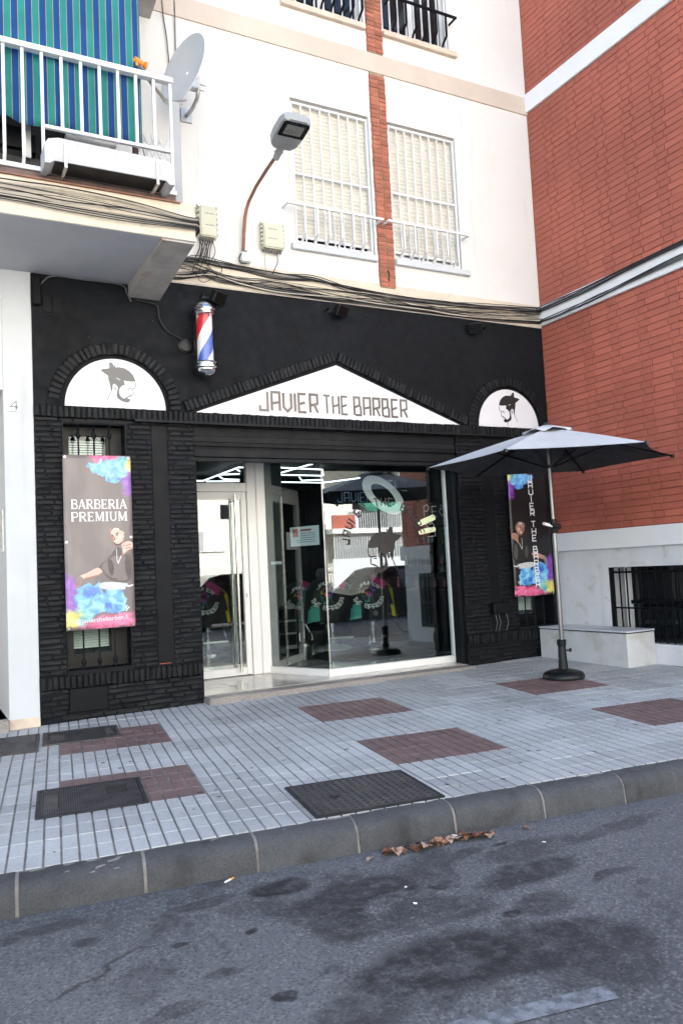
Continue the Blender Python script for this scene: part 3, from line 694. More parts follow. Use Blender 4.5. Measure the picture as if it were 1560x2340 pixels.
# ---- roller shutter box, entrance
b = MB(); b.box(2.562, 5.903, .03, .30, 2.66, 2.859); b.box(2.562, 5.903, .06, .30, 2.60, 2.6595); obj('shutter_box', b, M_bsteel, SHOP)
b = MB(); b.cbox(2.564, 5.901, .022, .075, 2.700, 2.765, .004); b.cbox(2.564, 5.901, .035, .12, 2.545, 2.635, .005); b.cbox(2.564, 5.901, .04, .12, 2.50, 2.540, .004); obj('shutter_rail', b, M_dsteel, SHOP)
boxo('shutter_guide', M_bsteel, SHOP, 2.562, 2.60, .05, .11, .06, 2.5); boxo('shutter_guide', M_bsteel, SHOP, 5.87, 5.903, .05, .11, .06, 2.5)
def along(pts, z0, z1, t0, t1):
    b = MB()
    for (xa, ya), (xb, yb) in zip(pts, pts[1:]):
        d = Vector((xb-xa, yb-ya)).normalized(); n = Vector((d.y, -d.x))
        A, B_ = Vector((xa, ya)), Vector((xb, yb)); q = [A+n*t0, B_+n*t0, B_+n*t1, A+n*t1]
        b.add([(p.x,p.y,z) for z in (z0, z1) for p in q], [(0,1,2,3)[::-1],(4,5,6,7),(0,1,5,4),(1,2,6,5),(2,3,7,6),(3,0,4,7)])
    return b
ZF = .085
dw = thing_part('display_window', SHOP)
obj('bottom_frame', along([(4.208,.352),(5.94,.352)], ZF, .165, .03, -.03), M_walu, dw)
obj('bottom_frame', along([(3.83,1.225),(4.190,.372)], ZF, .165, .03, -.03), M_walu, dw)
b = MB(); b.add([(4.17,.325,ZF),(4.215,.32,ZF),(4.215,.385,ZF),(4.18,.40,ZF),(4.17,.325,.1655),(4.215,.32,.1655),(4.215,.385,.1655),(4.18,.40,.1655)], [(3,2,1,0),(4,5,6,7),(0,1,5,4),(1,2,6,5),(2,3,7,6),(3,0,4,7)]); obj('corner_block', b, M_walu, dw)
obj('top_frame', along([(4.2,.352),(5.94,.352)], 2.60, 2.66, .03, -.03), M_walu, dw)
obj('top_frame', along([(3.83,1.225),(4.19,.372)], 2.70, 2.76, .03, -.03), M_walu, dw)
b = MB(); b.cbox(5.925, 6.04, .31, .40, ZF+.001, 2.70, .006); obj('side_frame', b, M_walu, dw)
obj('pane', along([(4.212,.352),(5.925,.352)], .165, 2.62, .004, -.004), M_glass, dw)
obj('pane', along([(3.835,1.215),(4.192,.370)], .165, 2.72, .004, -.004), M_glass, dw)
b = MB(); b.tube([(4.202,.352,.165),(4.202,.352,2.62)], .007, 6); obj('glass_joint', b, M_galv, dw)
dr = thing_part('entrance_frame', SHOP)
b = MB(); b.cbox(3.60, 3.715, 1.205, 1.285, ZF, 2.78, .006); b.cbox(3.717, 3.84, 1.195, 1.285, ZF, 2.78, .010); obj('door_post', b, M_walu, dr)
b = MB(); b.cbox(2.565, 3.598, 1.215, 1.285, 2.305, 2.415, .006); obj('transom_bar', b, M_walu, dr)
b = MB(); b.box(2.565, 3.598, 1.245, 1.253, 2.417, 2.76); obj('transom_pane', b, M_glass, dr)
b = MB(); b.cbox(2.555, 2.60, 1.215, 1.285, ZF, 2.304, .004); obj('door_post', b, M_walu, dr)
door = thing_part('glass_door', SHOP)
b = MB(); b.cbox(3.525, 3.595, 1.225, 1.275, .095, 2.30, .005); obj('stile', b, M_walu, door)
boxo('door_rail', M_walu, door, 2.605, 3.524, 1.228, 1.272, .095, .185); boxo('door_rail', M_walu, door, 2.605, 3.524, 1.228, 1.272, 2.215, 2.30)
b = MB(); b.box(2.605, 3.524, 1.246, 1.254, .186, 2.214); obj('pane', b, M_glass, door)
for (y, xx) in ((1.155, 3.425), (1.345, 3.425)):
    b = MB(); b.tube([(xx, y, .14), (xx, y, 2.27)], .0165, 12); b.tube([(xx, y, .22), (xx, 1.25, .22)], .010, 8); b.tube([(xx, y, 2.19), (xx, 1.25, 2.19)], .010, 8)
    obj('pull_handle', b, M_steel, door, True)
b = MB(); b.cbox(3.55, 3.565, 1.218, 1.226, 1.02, 1.07, .002); obj('lock', b, M_galv, door)
b = MB(); b.box(2.60, 3.04, 1.238, 1.2405, 1.60, 1.83); tag(obj('sheet_of_paper', b, M_paper), 'white paper sheet taped inside the glass door left of the pull handle', 'notice')

# ---- step and floors
b = MB(); b.cbox(2.574, 5.86, -.20, .045, -.10, ZF-.002, .012); obj('step', b, M_granite, SHOP)
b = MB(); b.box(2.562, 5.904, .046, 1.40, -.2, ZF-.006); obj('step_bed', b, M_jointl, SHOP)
me = None
for i in range(7):
    for j in range(3):
        x = 2.565+i*.478; y = .05+j*.447; b = MB(); b.box(x, min(x+.4735, 5.90), y, y+.4425, ZF-.02, ZF+rnd.uniform(-.0008,.0008)); obj('floor_tile', b, M_marble, SHOP)
ROOM = thing_part('shop_room', SHOP)
b = MB(); b.quad((1.05,1.30,ZF-.003),(7.33,1.30,ZF-.003),(7.33,7.4,ZF-.003),(1.05,7.4,ZF-.003)); b.quad((1.05,.33,ZF-.004),(2.56,.33,ZF-.004),(2.56,1.31,ZF-.004),(1.05,1.31,ZF-.004)); b.quad((5.905,.33,ZF-.004),(7.33,.33,ZF-.004),(7.33,1.31,ZF-.004),(5.905,1.31,ZF-.004)); obj('floor', b, M_floor_in, ROOM)
b = MB(); b.quad((1.05,7.4,0),(7.33,7.4,0),(7.33,7.4,3.0),(1.05,7.4,3.0)); b.quad((7.33,.33,0),(7.33,7.4,0),(7.33,7.4,3),(7.33,.33,3)); b.quad((1.05,.33,0),(1.05,.33,3),(1.05,7.4,3),(1.05,7.4,0))
b.quad((1.05,.3305,0),(2.56,.3305,0),(2.56,.3305,3),(1.05,.3305,3)); b.quad((6.04,.3305,0),(7.33,.3305,0),(7.33,.3305,3),(6.04,.3305,3)); b.quad((1.0,.3,3.0),(7.39,.3,3.0),(7.39,7.4,3.0),(1.0,7.4,3.0)); b.quad((2.558,.29,0),(2.558,1.29,0),(2.558,1.29,3),(2.558,.29,3)); b.quad((2.558,1.29,2.762),(3.9,1.29,2.762),(3.9,1.29,3),(2.558,1.29,3)); b.quad((3.83,1.22,2.762),(4.2,.36,2.762),(4.2,.36,3),(3.83,1.22,3)); b.quad((4.2,.36,2.662),(5.95,.36,2.662),(5.95,.36,3),(4.2,.36,3))
obj('inner_wall', b, M_wall_in, ROOM)
b = MB(); b.box(4.62, 4.95, 3.2, 3.55, ZF, 3); b.box(1.06, 4.6, 7.2, 7.38, ZF, 3); obj('inner_pillar', b, M_grey_in, ROOM)

# ================================================================== LETTERING
GL = {'J': [[(.58,1),(.58,0),(0,0),(0,.26)]], 'A': [[(0,0),(0,1),(.6,1),(.6,0)],[(.06,.40),(.54,.47)]], 'V': [[(0,1),(0,.22),(.3,0),(.6,.22),(.6,1)]], 'I': [[(0,0),(0,1)]],
      'E': [[(.58,1),(0,1),(0,0),(.58,0)],[(.06,.44),(.5,.54)]], 'R': [[(0,0),(0,1),(.58,1),(.58,.50),(.06,.40)],[(.32,.44),(.6,0)]], 'T': [[(-.02,1),(.62,1)],[(.3,.94),(.3,0)]],
      'H': [[(0,0),(0,1)],[(.6,0),(.6,1)],[(.06,.42),(.54,.50)]], 'B': [[(0,0),(0,1),(.5,1),(.5,.56),(.06,.44)],[(.5,.54),(.6,.44),(.6,0),(.06,0)]]}
GW = {'I': .0}
def stroke(b, pts, t, fn, d, mitre=True):
    """flat ribbon along a polyline with mitred corners"""
    P_ = [Vector(p) for p in pts]; L = []; Rr = []
    for i, p in enumerate(P_):
        d0 = (P_[i]-P_[i-1]).normalized() if i else None; d1 = (P_[i+1]-P_[i]).normalized() if i < len(P_)-1 else None
        if d0 is None: n = Vector((-d1.y, d1.x)); k = 1
        elif d1 is None: n = Vector((-d0.y, d0.x)); k = 1
        else:
            n0, n1 = Vector((-d0.y, d0.x)), Vector((-d1.y, d1.x)); n = (n0+n1)
            n = n0 if n.length < .1 else n.normalized(); k = 1/max(.5, n.dot(n0))
        L.append(p+n*t/2*k); Rr.append(p-n*t/2*k)
    for i in range(len(P_)-1):
        q = [L[i], L[i+1], Rr[i+1], Rr[i]]; b.add([fn(v.x, v.y, d) for v in q], [(0,1,2,3)[::-1]])
def block_text(b, txt, fn, x0, z0, h, total, t=.15, d=0., slant=0.):
    """block letters fitted to a total width; fn(a,b,d) places them"""
    adv = []; x = 0
    for ch in txt:
        w_ = .45 if ch == ' ' else GW.get(ch, .6); adv.append((ch, x)); x += w_ + (.0 if ch == ' ' else .30)
    s = total/(x-.30); k = 0
    for ch, ax in adv:
        if ch == ' ': continue
        for st in GL[ch]:
            stroke(b, [(x0+(ax+px)*s, z0+py*h) for px, py in st], t*min(s, h), fn, d - .0003*(k % 5)); k += 1
def font_mesh(txt, size, fn, d, squeeze=1., width=None):
    cu = bpy.data.curves.new('t', 'FONT'); cu.body = txt; cu.size = size; cu.resolution_u = 3; o = bpy.data.objects.new('t', cu); C.objects.link(o)
    dg = bpy.context.evaluated_depsgraph_get(); me = bpy.data.meshes.new_from_object(o.evaluated_get(dg)); bpy.data.objects.remove(o)
    xs = [v.co.x for v in me.vertices] or [0]; k = (width/(max(xs)-min(xs))) if width else squeeze
    b = MB(); b.add([fn((v.co.x-min(xs))*k, v.co.y, d) for v in me.vertices], [list(p.vertices) for p in me.polygons]); bpy.data.meshes.remove(me); return b

# logo of a man's profile with a top knot (outline points in metres)
LOGO = dict(hair=[(-.152,.368),(-.116,.383),(-.081,.387),(-.061,.395),(-.062,.448),(-.045,.454),(-.025,.439),(-.019,.412),(-.009,.434),(-.001,.434),(-.006,.406),(.038,.41),(.088,.403),(.137,.376),(.172,.337),(.19,.292),(.194,.261),(.18,.276),(.154,.271),(.114,.274),(.076,.279),(.083,.254),(.088,.234),(.063,.227),(.042,.205),(.017,.204),(.003,.233),(-.018,.244),(-.037,.226),(-.04,.185),(-.036,.17),(-.05,.164),(-.055,.199),(-.061,.234),(-.073,.274),(-.075,.309),(-.083,.324),(-.107,.335),(-.126,.352)],
            beard=[(.019,.209),(.006,.147),(.003,.116),(.014,.091),(.043,.072),(.073,.061),(.108,.056),(.13,.067),(.134,.093),(.109,.097),(.114,.112),(.14,.119),(.158,.13),(.15,.137),(.125,.128),(.099,.111),(.079,.095),(.054,.104),(.035,.128),(.028,.158),(.032,.189),(.042,.205)])
LST = [([(.194,.261),(.193,.225),(.177,.201),(.16,.195)],.007),([(.117,.2),(.162,.197)],.008),([(.162,.195),(.169,.167),(.172,.138),(.155,.133)],.006),([(.111,.182),(.133,.182)],.008),([(-.038,.185),(-.038,.226),(-.018,.244),(-.002,.233),(0,.203),(-.01,.176)],.006),([(-.021,.222),(-.016,.196),(-.006,.177)],.006),([(-.048,.169),(-.069,.117),(-.09,.072)],.006),([(.073,.059),(.073,.013)],.006)]
def logo(fn, s=1., mx=1):
    b = MB()
    for k in ('hair', 'beard'):
        pts = LOGO[k]; vv = [fn(mx*x*s, z*s, 0) for x, z in pts]; b.add(vv, [list(range(len(vv)))])
    for i, (pts, t) in enumerate(LST): stroke(b, [(mx*x*s, z*s) for x, z in pts], t*s, fn, -.0003*(i+1))
    return b
def slash(fn, s=1., mx=1):
    b = MB(); stroke(b, [(mx*.003*s,.298*s),(mx*.044*s,.28*s)], .006*s, fn, -.0008); return b

# ---- signs
def round_sign(cx, rx, rz, mx, ink, lx, label):
    t = thing('sign', label, 'sign', (cx, -.012, 3.0)); b = MB(); m = 48
    b.prism([(cx+rx*math.cos(PI*k/m), 3.006+rz*math.sin(PI*k/m)) for k in range(m+1)], XZ(), -.010, -.001); obj('panel', b, M_sign, t)
    fn = lambda a, z, d: (lx+a, -.0112+d, 3.01+z)
    obj('profile_print', logo(fn, 1., mx), ink, t); obj('highlight_print', slash(fn, 1., mx), M_sign, t)
    b = MB()
    for (sx, sz) in ((cx-rx*.9, 3.03), (cx+rx*.92, 3.03), (cx+.02, 3.03), (cx, 3.0+rz*.94)): b.tube([(sx,-.010,sz),(sx,-.0125,sz)], .006, 8)
    obj('screws', b, M_galv, t)
round_sign(1.79, .493, .495, 1, M_greyink, 1.79, 'half round white sign with a grey bearded profile facing right above the left pier')
round_sign(6.745, .483, .49, -1, M_blackink, 6.79, 'half round white sign with a black bearded profile facing left above the right pier')
gs = thing('sign', 'triangular white sign with bronze letters spelling JAVIER THE BARBER over the entrance', 'sign', (4.28, -.012, 3.0))
b = MB(); b.prism([(2.592,3.002),(4.276,3.002),(4.276,3.626)], XZ(), -.010, -.001); obj('panel', b, M_sign, gs)
b = MB(); b.prism([(4.2785,3.002),(5.969,3.002),(4.2785,3.626)], XZ(), -.0102, -.001); obj('panel', b, M_sign, gs)
fnS = lambda a, z, d: (a, -.0125+d*4, z)
for wd, xa, wdt in (('JAVIER', 3.30, .735), ('THE', 4.075, .345), ('BARBER', 4.465, .755)):
    b = MB(); block_text(b, wd, fnS, xa+.02, 3.062, .205, wdt-.04, t=.19); tag(obj('lettering', b, M_letter, gs), 'bronze block letters reading ' + wd)
nb = thing('house_number', 'small square plate with a grey 4 on the white pillar', 'number plate', (.84, -.017, 2.97))
b = MB(); b.cbox(.783, .895, -.026, -.017, 2.922, 3.036, .003); obj('plate', b, M_sign, nb)
b = MB(); stroke(b, [(.858,2.940),(.858,3.02),(.806,2.966),(.878,2.966)], .012, lambda a, z, d: (a, -.0268+d, z), 0); stroke(b, [(.846,2.940),(.870,2.940)], .006, lambda a, z, d: (a, -.0272+d, z), 0); obj('numeral', b, M_greyink, nb)

# ---- banners
def banner_mat(name, mx, bgc, sat, hi):
    m, t, b = nodes(name); tc = N(t, 'ShaderNodeUVMap'); uv = tc.outputs['UV']
    if mx < 0:
        fl = N(t, 'ShaderNodeVectorMath', operation='MULTIPLY_ADD'); fl.inputs[1].default_value = (-1,1,0); fl.inputs[2].default_value = (1,0,0); t.links.new(uv, fl.inputs[0]); uv = fl.outputs[0]
    sc = N(t, 'ShaderNodeVectorMath', operation='MULTIPLY'); sc.inputs[1].default_value = (1, 2.55, 0); t.links.new(uv, sc.inputs[0])
    nz = N(t, 'ShaderNodeTexNoise'); nz.inputs['Scale'].default_value = 5.5; nz.inputs['Detail'].default_value = 7; nz.inputs['Roughness'].default_value = .62; t.links.new(sc.outputs[0], nz.inputs['Vector'])
    wb = N(t, 'ShaderNodeVectorMath', operation='MULTIPLY_ADD'); wb.inputs[1].default_value = (.30,.30,0); t.links.new(nz.outputs['Color'], wb.inputs[0]); t.links.new(sc.outputs[0], wb.inputs[2])
    base = mixc(t, ramp(t, noise(t, uv, 3, 2), .35, .65), tuple(c*.88 for c in bgc), tuple(c*1.1 for c in bgc))
    sm = noise(t, sc.outputs[0], 7, 5, .55, .6)
    cols = dict(blue=((.02,.13,.55),(.16,.50,.86)), sky=((.06,.30,.72),(.32,.68,.90)), purp=((.16,.03,.36),(.36,.10,.52)), pink=((.55,.03,.16),(.88,.22,.42)), yel=((.62,.50,.06),(.88,.80,.32)), teal=((.03,.36,.38),(.35,.72,.66)))
    for k, cx, cy, rx, ry in [('purp',.99,.84,.16,.085),('pink',.66,1.0,.28,.035),('blue',.72,.885,.13,.05),('sky',.58,.93,.21,.045),('sky',.80,.925,.2,.05),('teal',.88,.965,.16,.04),('yel',1.0,.945,.12,.04),
                              ('purp',.0,.205,.19,.12),('purp',.04,.14,.12,.08),('pink',.62,.03,.52,.042),('pink',.86,.07,.14,.012),('blue',.33,.185,.22,.075),('sky',.40,.135,.24,.055),('sky',.70,.165,.17,.085),('blue',.66,.11,.13,.03),('blue',.44,.25,.07,.03),('teal',.20,.075,.2,.055),('yel',.05,.065,.16,.055)]:
        d = N(t, 'ShaderNodeVectorMath', operation='SUBTRACT'); t.links.new(wb.outputs[0], d.inputs[0]); d.inputs[1].default_value = (cx+.15, cy*2.55+.15, 0)
        q = N(t, 'ShaderNodeVectorMath', operation='MULTIPLY'); t.links.new(d.outputs[0], q.inputs[0]); q.inputs[1].default_value = (1/rx, 1/(ry*2.55), 0)
        l = N(t, 'ShaderNodeVectorMath', operation='LENGTH'); t.links.new(q.outputs[0], l.inputs[0])
        hard = k in ('blue', 'sky'); f = ramp(t, l.outputs['Value'], .96 if hard else .6, 1.06 if hard else 1.2, 1, 0)
        lo, hi_ = [tuple((c*sat + (1-sat)*.55)*hi for c in cc) for cc in cols[k]]
        base = mixc(t, f, base, mixc(t, ramp(t, sm, .34, .66), lo, hi_))
    t.links.new(base, b.inputs['Base Color']); b.inputs['Roughness'].default_value = .34; b.inputs['Specular IOR Level'].default_value = .5
    return m
FIG = dict(shirt=[(.739,.465),(.644,.406),(.509,.366),(.472,.352),(.542,.322),(.622,.269),(.99,.248),(.987,.406),(.915,.431),(.845,.406),(.819,.462)],
 jeans=[(.489,.262),(.622,.266),(.864,.254),(.925,.244),(.85,.226),(.88,.216),(.739,.219),(.678,.213),(.57,.222),(.464,.234)], phone=[(.881,.235),(.987,.245),(.989,.237),(.899,.227)],
 forearm=[(.472,.354),(.542,.327),(.505,.314),(.385,.302),(.255,.292),(.23,.276),(.168,.301),(.209,.307),(.339,.326)], glove=[(.255,.292),(.23,.276),(.217,.249),(.175,.233),(.147,.241),(.143,.269),(.168,.301),(.209,.307)],
 head=[(.647,.559),(.656,.569),(.687,.578),(.748,.584),(.803,.582),(.839,.572),(.863,.553),(.88,.543),(.879,.526),(.86,.519),(.849,.5),(.82,.481),(.77,.469),(.74,.472),(.699,.494),(.665,.521),(.652,.545)],
 hair=[(.647,.559),(.687,.579),(.748,.585),(.803,.582),(.845,.57),(.869,.55),(.838,.558),(.766,.569),(.704,.564),(.661,.552)], beard=[(.693,.501),(.71,.484),(.746,.471),(.776,.47),(.827,.483),(.852,.5),(.834,.495),(.783,.481),(.747,.482),(.717,.492)],
 smile=[(.718,.501),(.755,.504),(.786,.511),(.779,.501),(.741,.492)], hand=[(.82,.481),(.883,.497),(.988,.496),(.991,.455),(.966,.45),(.909,.441),(.865,.427),(.845,.408),(.821,.416),(.842,.447),(.825,.462)])
def smooth(pts, n=2):
    for _ in range(n):
        q = []
        for (a, b_), (c, d) in zip(pts, pts[1:]+pts[:1]): q += [(a*.75+c*.25, b_*.75+d*.25), (a*.25+c*.75, b_*.25+d*.75)]
        pts = q
    return pts
def banner(x0, x1, z0, z1, mx, M_bg, label, shirt, skin, dim):
    t = thing('banner', label, 'banner', ((x0+x1)/2, -.065, z0)); W, H = x1-x0, z1-z0
    bow = lambda u, v: -.062 - .012*math.sin(PI*v*2)*math.sin(PI*u) - .010*math.exp(-((u-.5+ (v-.55)*1.2)/.18)**2)*math.exp(-((v-.42)/.16)**2) - .004*math.sin(9*v+3*u)
    nx, nz = 14, 36; b = MB(); uvs = []
    for j in range(nz+1):
        for i in range(nx+1): b.v.append((x0+W*i/nx, bow(i/nx, j/nz), z0+H*j/nz)); uvs.append((i/nx, j/nz))
    for j in range(nz):
        for i in range(nx): a = j*(nx+1)+i; b.f.append([a, a+1, a+nx+2, a+nx+1]); b.m.append(0)
    me = mesh(b, 'banner_sheet', [M_bg]); ul = me.uv_layers.new(name='UVMap')
    for lp in me.loops: ul.data[lp.index].uv = uvs[lp.vertex_index]
    s = link('banner_sheet', me, t, True)
    so_ = s.modifiers.new('thickness', 'SOLIDIFY'); so_.thickness = .0012; so_.offset = 1
    fn = lambda u, v, d: (x0+W*(u if mx > 0 else 1-u), bow((u if mx > 0 else 1-u), v)-.0022+d, z0+H*v)
    def poly(k, m, d):
        pts = smooth(FIG[k]); q = MB(); f = list(range(len(pts))); q.add([fn(u, v, d) for u, v in pts], [f if mx < 0 else f[::-1]]); return q
    pr = MB(); mats = []
    for i, (k, m) in enumerate((('shirt', shirt), ('jeans', M_jeans), ('phone', M_wink), ('forearm', skin), ('glove', M_glove), ('head', skin), ('hair', M_hairp), ('beard', M_beardp), ('smile', M_wink), ('hand', skin))):
        q = poly(k, m, -.0004*(i+1)); pr.mi = len(mats); mats.append(m); pr.add(q.v, q.f)
    pr.mi = len(mats); mats.append(M_beardp)
    def extra(pts, m, d):
        pts = smooth(pts); pr.mi = len(mats); mats.append(m); f = list(range(len(pts))); pr.add([fn(u, v, d) for u, v in pts], [f if mx < 0 else f[::-1]])
    extra([(.647,.559),(.652,.545),(.665,.521),(.699,.494),(.716,.500),(.688,.526),(.672,.553)], M_skins, -.0046)
    extra([(.725,.526),(.710,.510),(.730,.505),(.738,.514)], M_skins, -.0047)
    extra([(.775,.537),(.815,.540),(.828,.516),(.790,.512)], M_skinl, -.0046)
    extra([(.70,.573),(.75,.576),(.80,.573),(.79,.562),(.73,.561)], M_skinl, -.0046)
    extra([(.858,.545),(.880,.543),(.879,.526),(.862,.523)], M_skins, -.0047)
    extra([(.505,.314),(.385,.302),(.255,.292),(.23,.276),(.262,.283),(.39,.294),(.515,.306)], M_skins, -.0046)
    extra([(.865,.427),(.845,.408),(.821,.416),(.834,.432)], M_skins, -.0046)
    extra([(.60,.385),(.655,.400),(.70,.36),(.69,.30),(.64,.30)], M_fold, -.0042)
    extra([(.86,.40),(.93,.415),(.97,.36),(.95,.28),(.88,.29)], M_fold, -.0042)
    for pts in ([(.88,.47),(.965,.478)], [(.88,.455),(.965,.460)], [(.84,.455),(.87,.49)]):
        pr.mi = len(mats); mats.append(M_skins); stroke(pr, pts, .006, fn, -.0048)
    pr.mi = len(mats); mats.append(M_beardp)
    for pts in ([(.677,.529),(.709,.535)], [(.739,.541),(.783,.546)], [(.690,.521),(.712,.526)], [(.748,.531),(.778,.536)]): stroke(pr, pts, .007, fn, -.005)
    stroke(pr, [(.725,.525),(.712,.510),(.730,.507)], .005, fn, -.005)
    pr.mi = len(mats); mats.append(M_wink); stroke(pr, [(.745,.453),(.748,.386),(.763,.369),(.815,.414)], .008, fn, -.0052)
    for pts in ([(.865,.105),(.885,.125)], [(.875,.10),(.915,.115)], [(.86,.093),(.88,.097)]): stroke(pr, pts, .008, fn, -.0052)
    tag(obj('portrait_print', pr, mats, t), kind='stuff')
    for (u, v) in ((.035,.988),(.965,.988),(.035,.012),(.965,.012),(.03,.5),(.97,.52)):
        ey = MB(); p = Vector(fn(u, v, -.001)); ey.lathe([(.006,0),(.011,0),(.011,.003),(.006,.003)], p, 12, Matrix.Rotation(PI/2, 3, 'X')); obj('eyelet', ey, M_steel, t)
    return t, fn, W, H
M_skin = mat('printed_skin', (.68,.46,.38), .4, var=.10, vscale=22); M_skins = mat('printed_skin_shade', (.36,.19,.14), .4, var=.15, vscale=30); M_skinl = mat('printed_skin_light', (.80,.62,.54), .4, var=.06); M_fold = mat('printed_shirt_fold', (.086,.073,.072), .36, var=.2, vscale=12); M_skin2 = mat('printed_skin_deep', (.50,.26,.19), .4, var=.12, vscale=22)
M_jeans = mat('printed_pale_denim', (.55,.58,.60), .4, var=.12, vscale=30); M_glove = mat('printed_tattooed_hand', (.26,.20,.19), .4, var=.2, vscale=40); M_hairp = mat('printed_cropped_hair', (.24,.18,.16), .4, var=.2, vscale=40); M_beardp = mat('printed_beard', (.09,.06,.055), .4, var=.2)
M_shirt1 = mat('printed_shirt_brown_glare', (.105,.088,.086), .36, var=.12, vscale=9); M_shirt2 = mat('printed_black_shirt', (.012,.012,.013), .36, var=.2)  # first shirt's brown carries the glare painted over the left banner
bl, fnL, WL, HLt = banner(1.252, 1.896, .850, 2.518, 1, banner_mat('banner_brown_glare', 1, (.20,.172,.168), .84, 1.0), 'dark vertical banner with brown glare in its colour reading BARBERIA PREMIUM with a smiling man and colour smoke', M_shirt1, M_skin, 1)  # brown-grey ground paints the glare of the sunlit houses onto dark vinyl
SER = {'B': [([(.14,0),(.14,1)],.17),([(.14,.965),(.46,.965),(.58,.86),(.58,.66),(.46,.55),(.14,.55)],.085),([(.46,.52),(.60,.42),(.64,.26),(.58,.10),(.46,.035),(.14,.035)],.095),([(0,.02),(.2,.02)],.045),([(0,.98),(.2,.98)],.045)],
 'A': [([(.06,0),(.36,1)],.075),([(.36,1),(.66,0)],.17),([(.16,.30),(.52,.30)],.06),([(-.04,.02),(.16,.02)],.045),([(.54,.02),(.80,.02)],.045)],
 'R': [([(.14,0),(.14,1)],.17),([(.14,.965),(.46,.965),(.60,.84),(.60,.62),(.46,.50),(.14,.50)],.085),([(.36,.50),(.66,0)],.16),([(0,.02),(.28,.02)],.045),([(0,.98),(.2,.98)],.045),([(.6,.02),(.78,.02)],.045)],
 'E': [([(.14,0),(.14,1)],.17),([(.14,.965),(.58,.965)],.07),([(.14,.5),(.46,.5)],.07),([(.14,.035),(.6,.035)],.07),([(.57,1),(.57,.80)],.05),([(.60,0),(.60,.24)],.05),([(.46,.62),(.46,.38)],.045),([(0,.02),(.2,.02)],.045),([(0,.98),(.2,.98)],.045)],
 'I': [([(.15,0),(.15,1)],.17),([(0,.02),(.30,.02)],.045),([(0,.98),(.30,.98)],.045)], 'P': [([(.14,0),(.14,1)],.17),([(.14,.965),(.48,.965),(.63,.84),(.63,.58),(.48,.45),(.14,.45)],.09),([(0,.02),(.30,.02)],.045),([(0,.98),(.2,.98)],.045)],
 'M': [([(.12,0),(.12,1)],.07),([(.14,1),(.44,.06)],.16),([(.44,.06),(.74,1)],.07),([(.78,0),(.78,1)],.17),([(0,.02),(.24,.02)],.045),([(.64,.02),(.92,.02)],.045),([(0,.98),(.16,.98)],.045),([(.74,.98),(.92,.98)],.045)],
 'U': [([(.14,1),(.14,.26),(.24,.09),(.38,.04),(.52,.09),(.62,.26),(.62,1)],.10),([(.12,1),(.12,.3)],.10),([(0,.98),(.28,.98)],.045),([(.50,.98),(.74,.98)],.045)]}
SWD = {'B': .66, 'A': .72, 'R': .72, 'E': .64, 'I': .30, 'P': .66, 'M': .92, 'U': .74}
def serif_text(txt, fn, u0, v0, hv, wu, aspect):
    b = MB(); x = 0; pos = []
    for ch in txt: pos.append((ch, x)); x += SWD[ch] + .10
    s = wu/(x-.10); k = 0
    f2 = lambda a, z, d: fn(u0 + a*s, v0 + z*hv, d)
    for ch, ax in pos:
        for pts, t in SER[ch]: stroke(b, [(ax+px, pz) for px, pz in pts], t, f2, -.001-.0002*(k % 7)); k += 1
    return b
for wd, u0, v0, wu in (('BARBERIA', .107, .689, .81), ('PREMIUM', .103, .617, .82)):
    tag(obj('lettering', serif_text(wd, fnL, u0, v0, .054, wu, 1), M_wink, bl), 'white serif letters reading ' + wd)
hb = font_mesh('@javierthebarber.1', 1., lambda a, z, d: (0,0,0), 0)
def handle_fn(a, z, d):
    u = .115 + a/WL; return fnL(u, .036 + (z*.062)/HLt + .014*(u-.1) , -.0062)
tag(obj('lettering', font_mesh('@javierthebarber.1', 1., handle_fn, 0, width=.49), M_wink, bl), 'white letters reading @javierthebarber.1')
br, fnR, WRb, HRb = banner(6.612, 7.262, .848, 2.462, -1, banner_mat('banner_black', -1, (.010,.010,.012), 1.0, .95), 'black vertical banner with JAVIER THE BARBER written downwards beside a smiling man', M_shirt2, M_skin2, .8)
vb = MB(); letters = 'JAVIER THE BARBER'; zz = 2.375
for ch in letters:
    hgt = .072
    if ch == ' ': zz -= .055; continue
    wv = 0 if ch == 'I' else .062
    for k, st in enumerate(GL[ch]): stroke(vb, [(6.925+.018*(2.4-zz)+px*.105-(0 if ch != 'I' else -.03), zz-hgt+pz*hgt) for px, pz in st], .0135, lambda a, z, d: (a, -.0830+d, z), -.0003*k)
    zz -= hgt + .0165
obj('lettering', vb, M_wink, br)

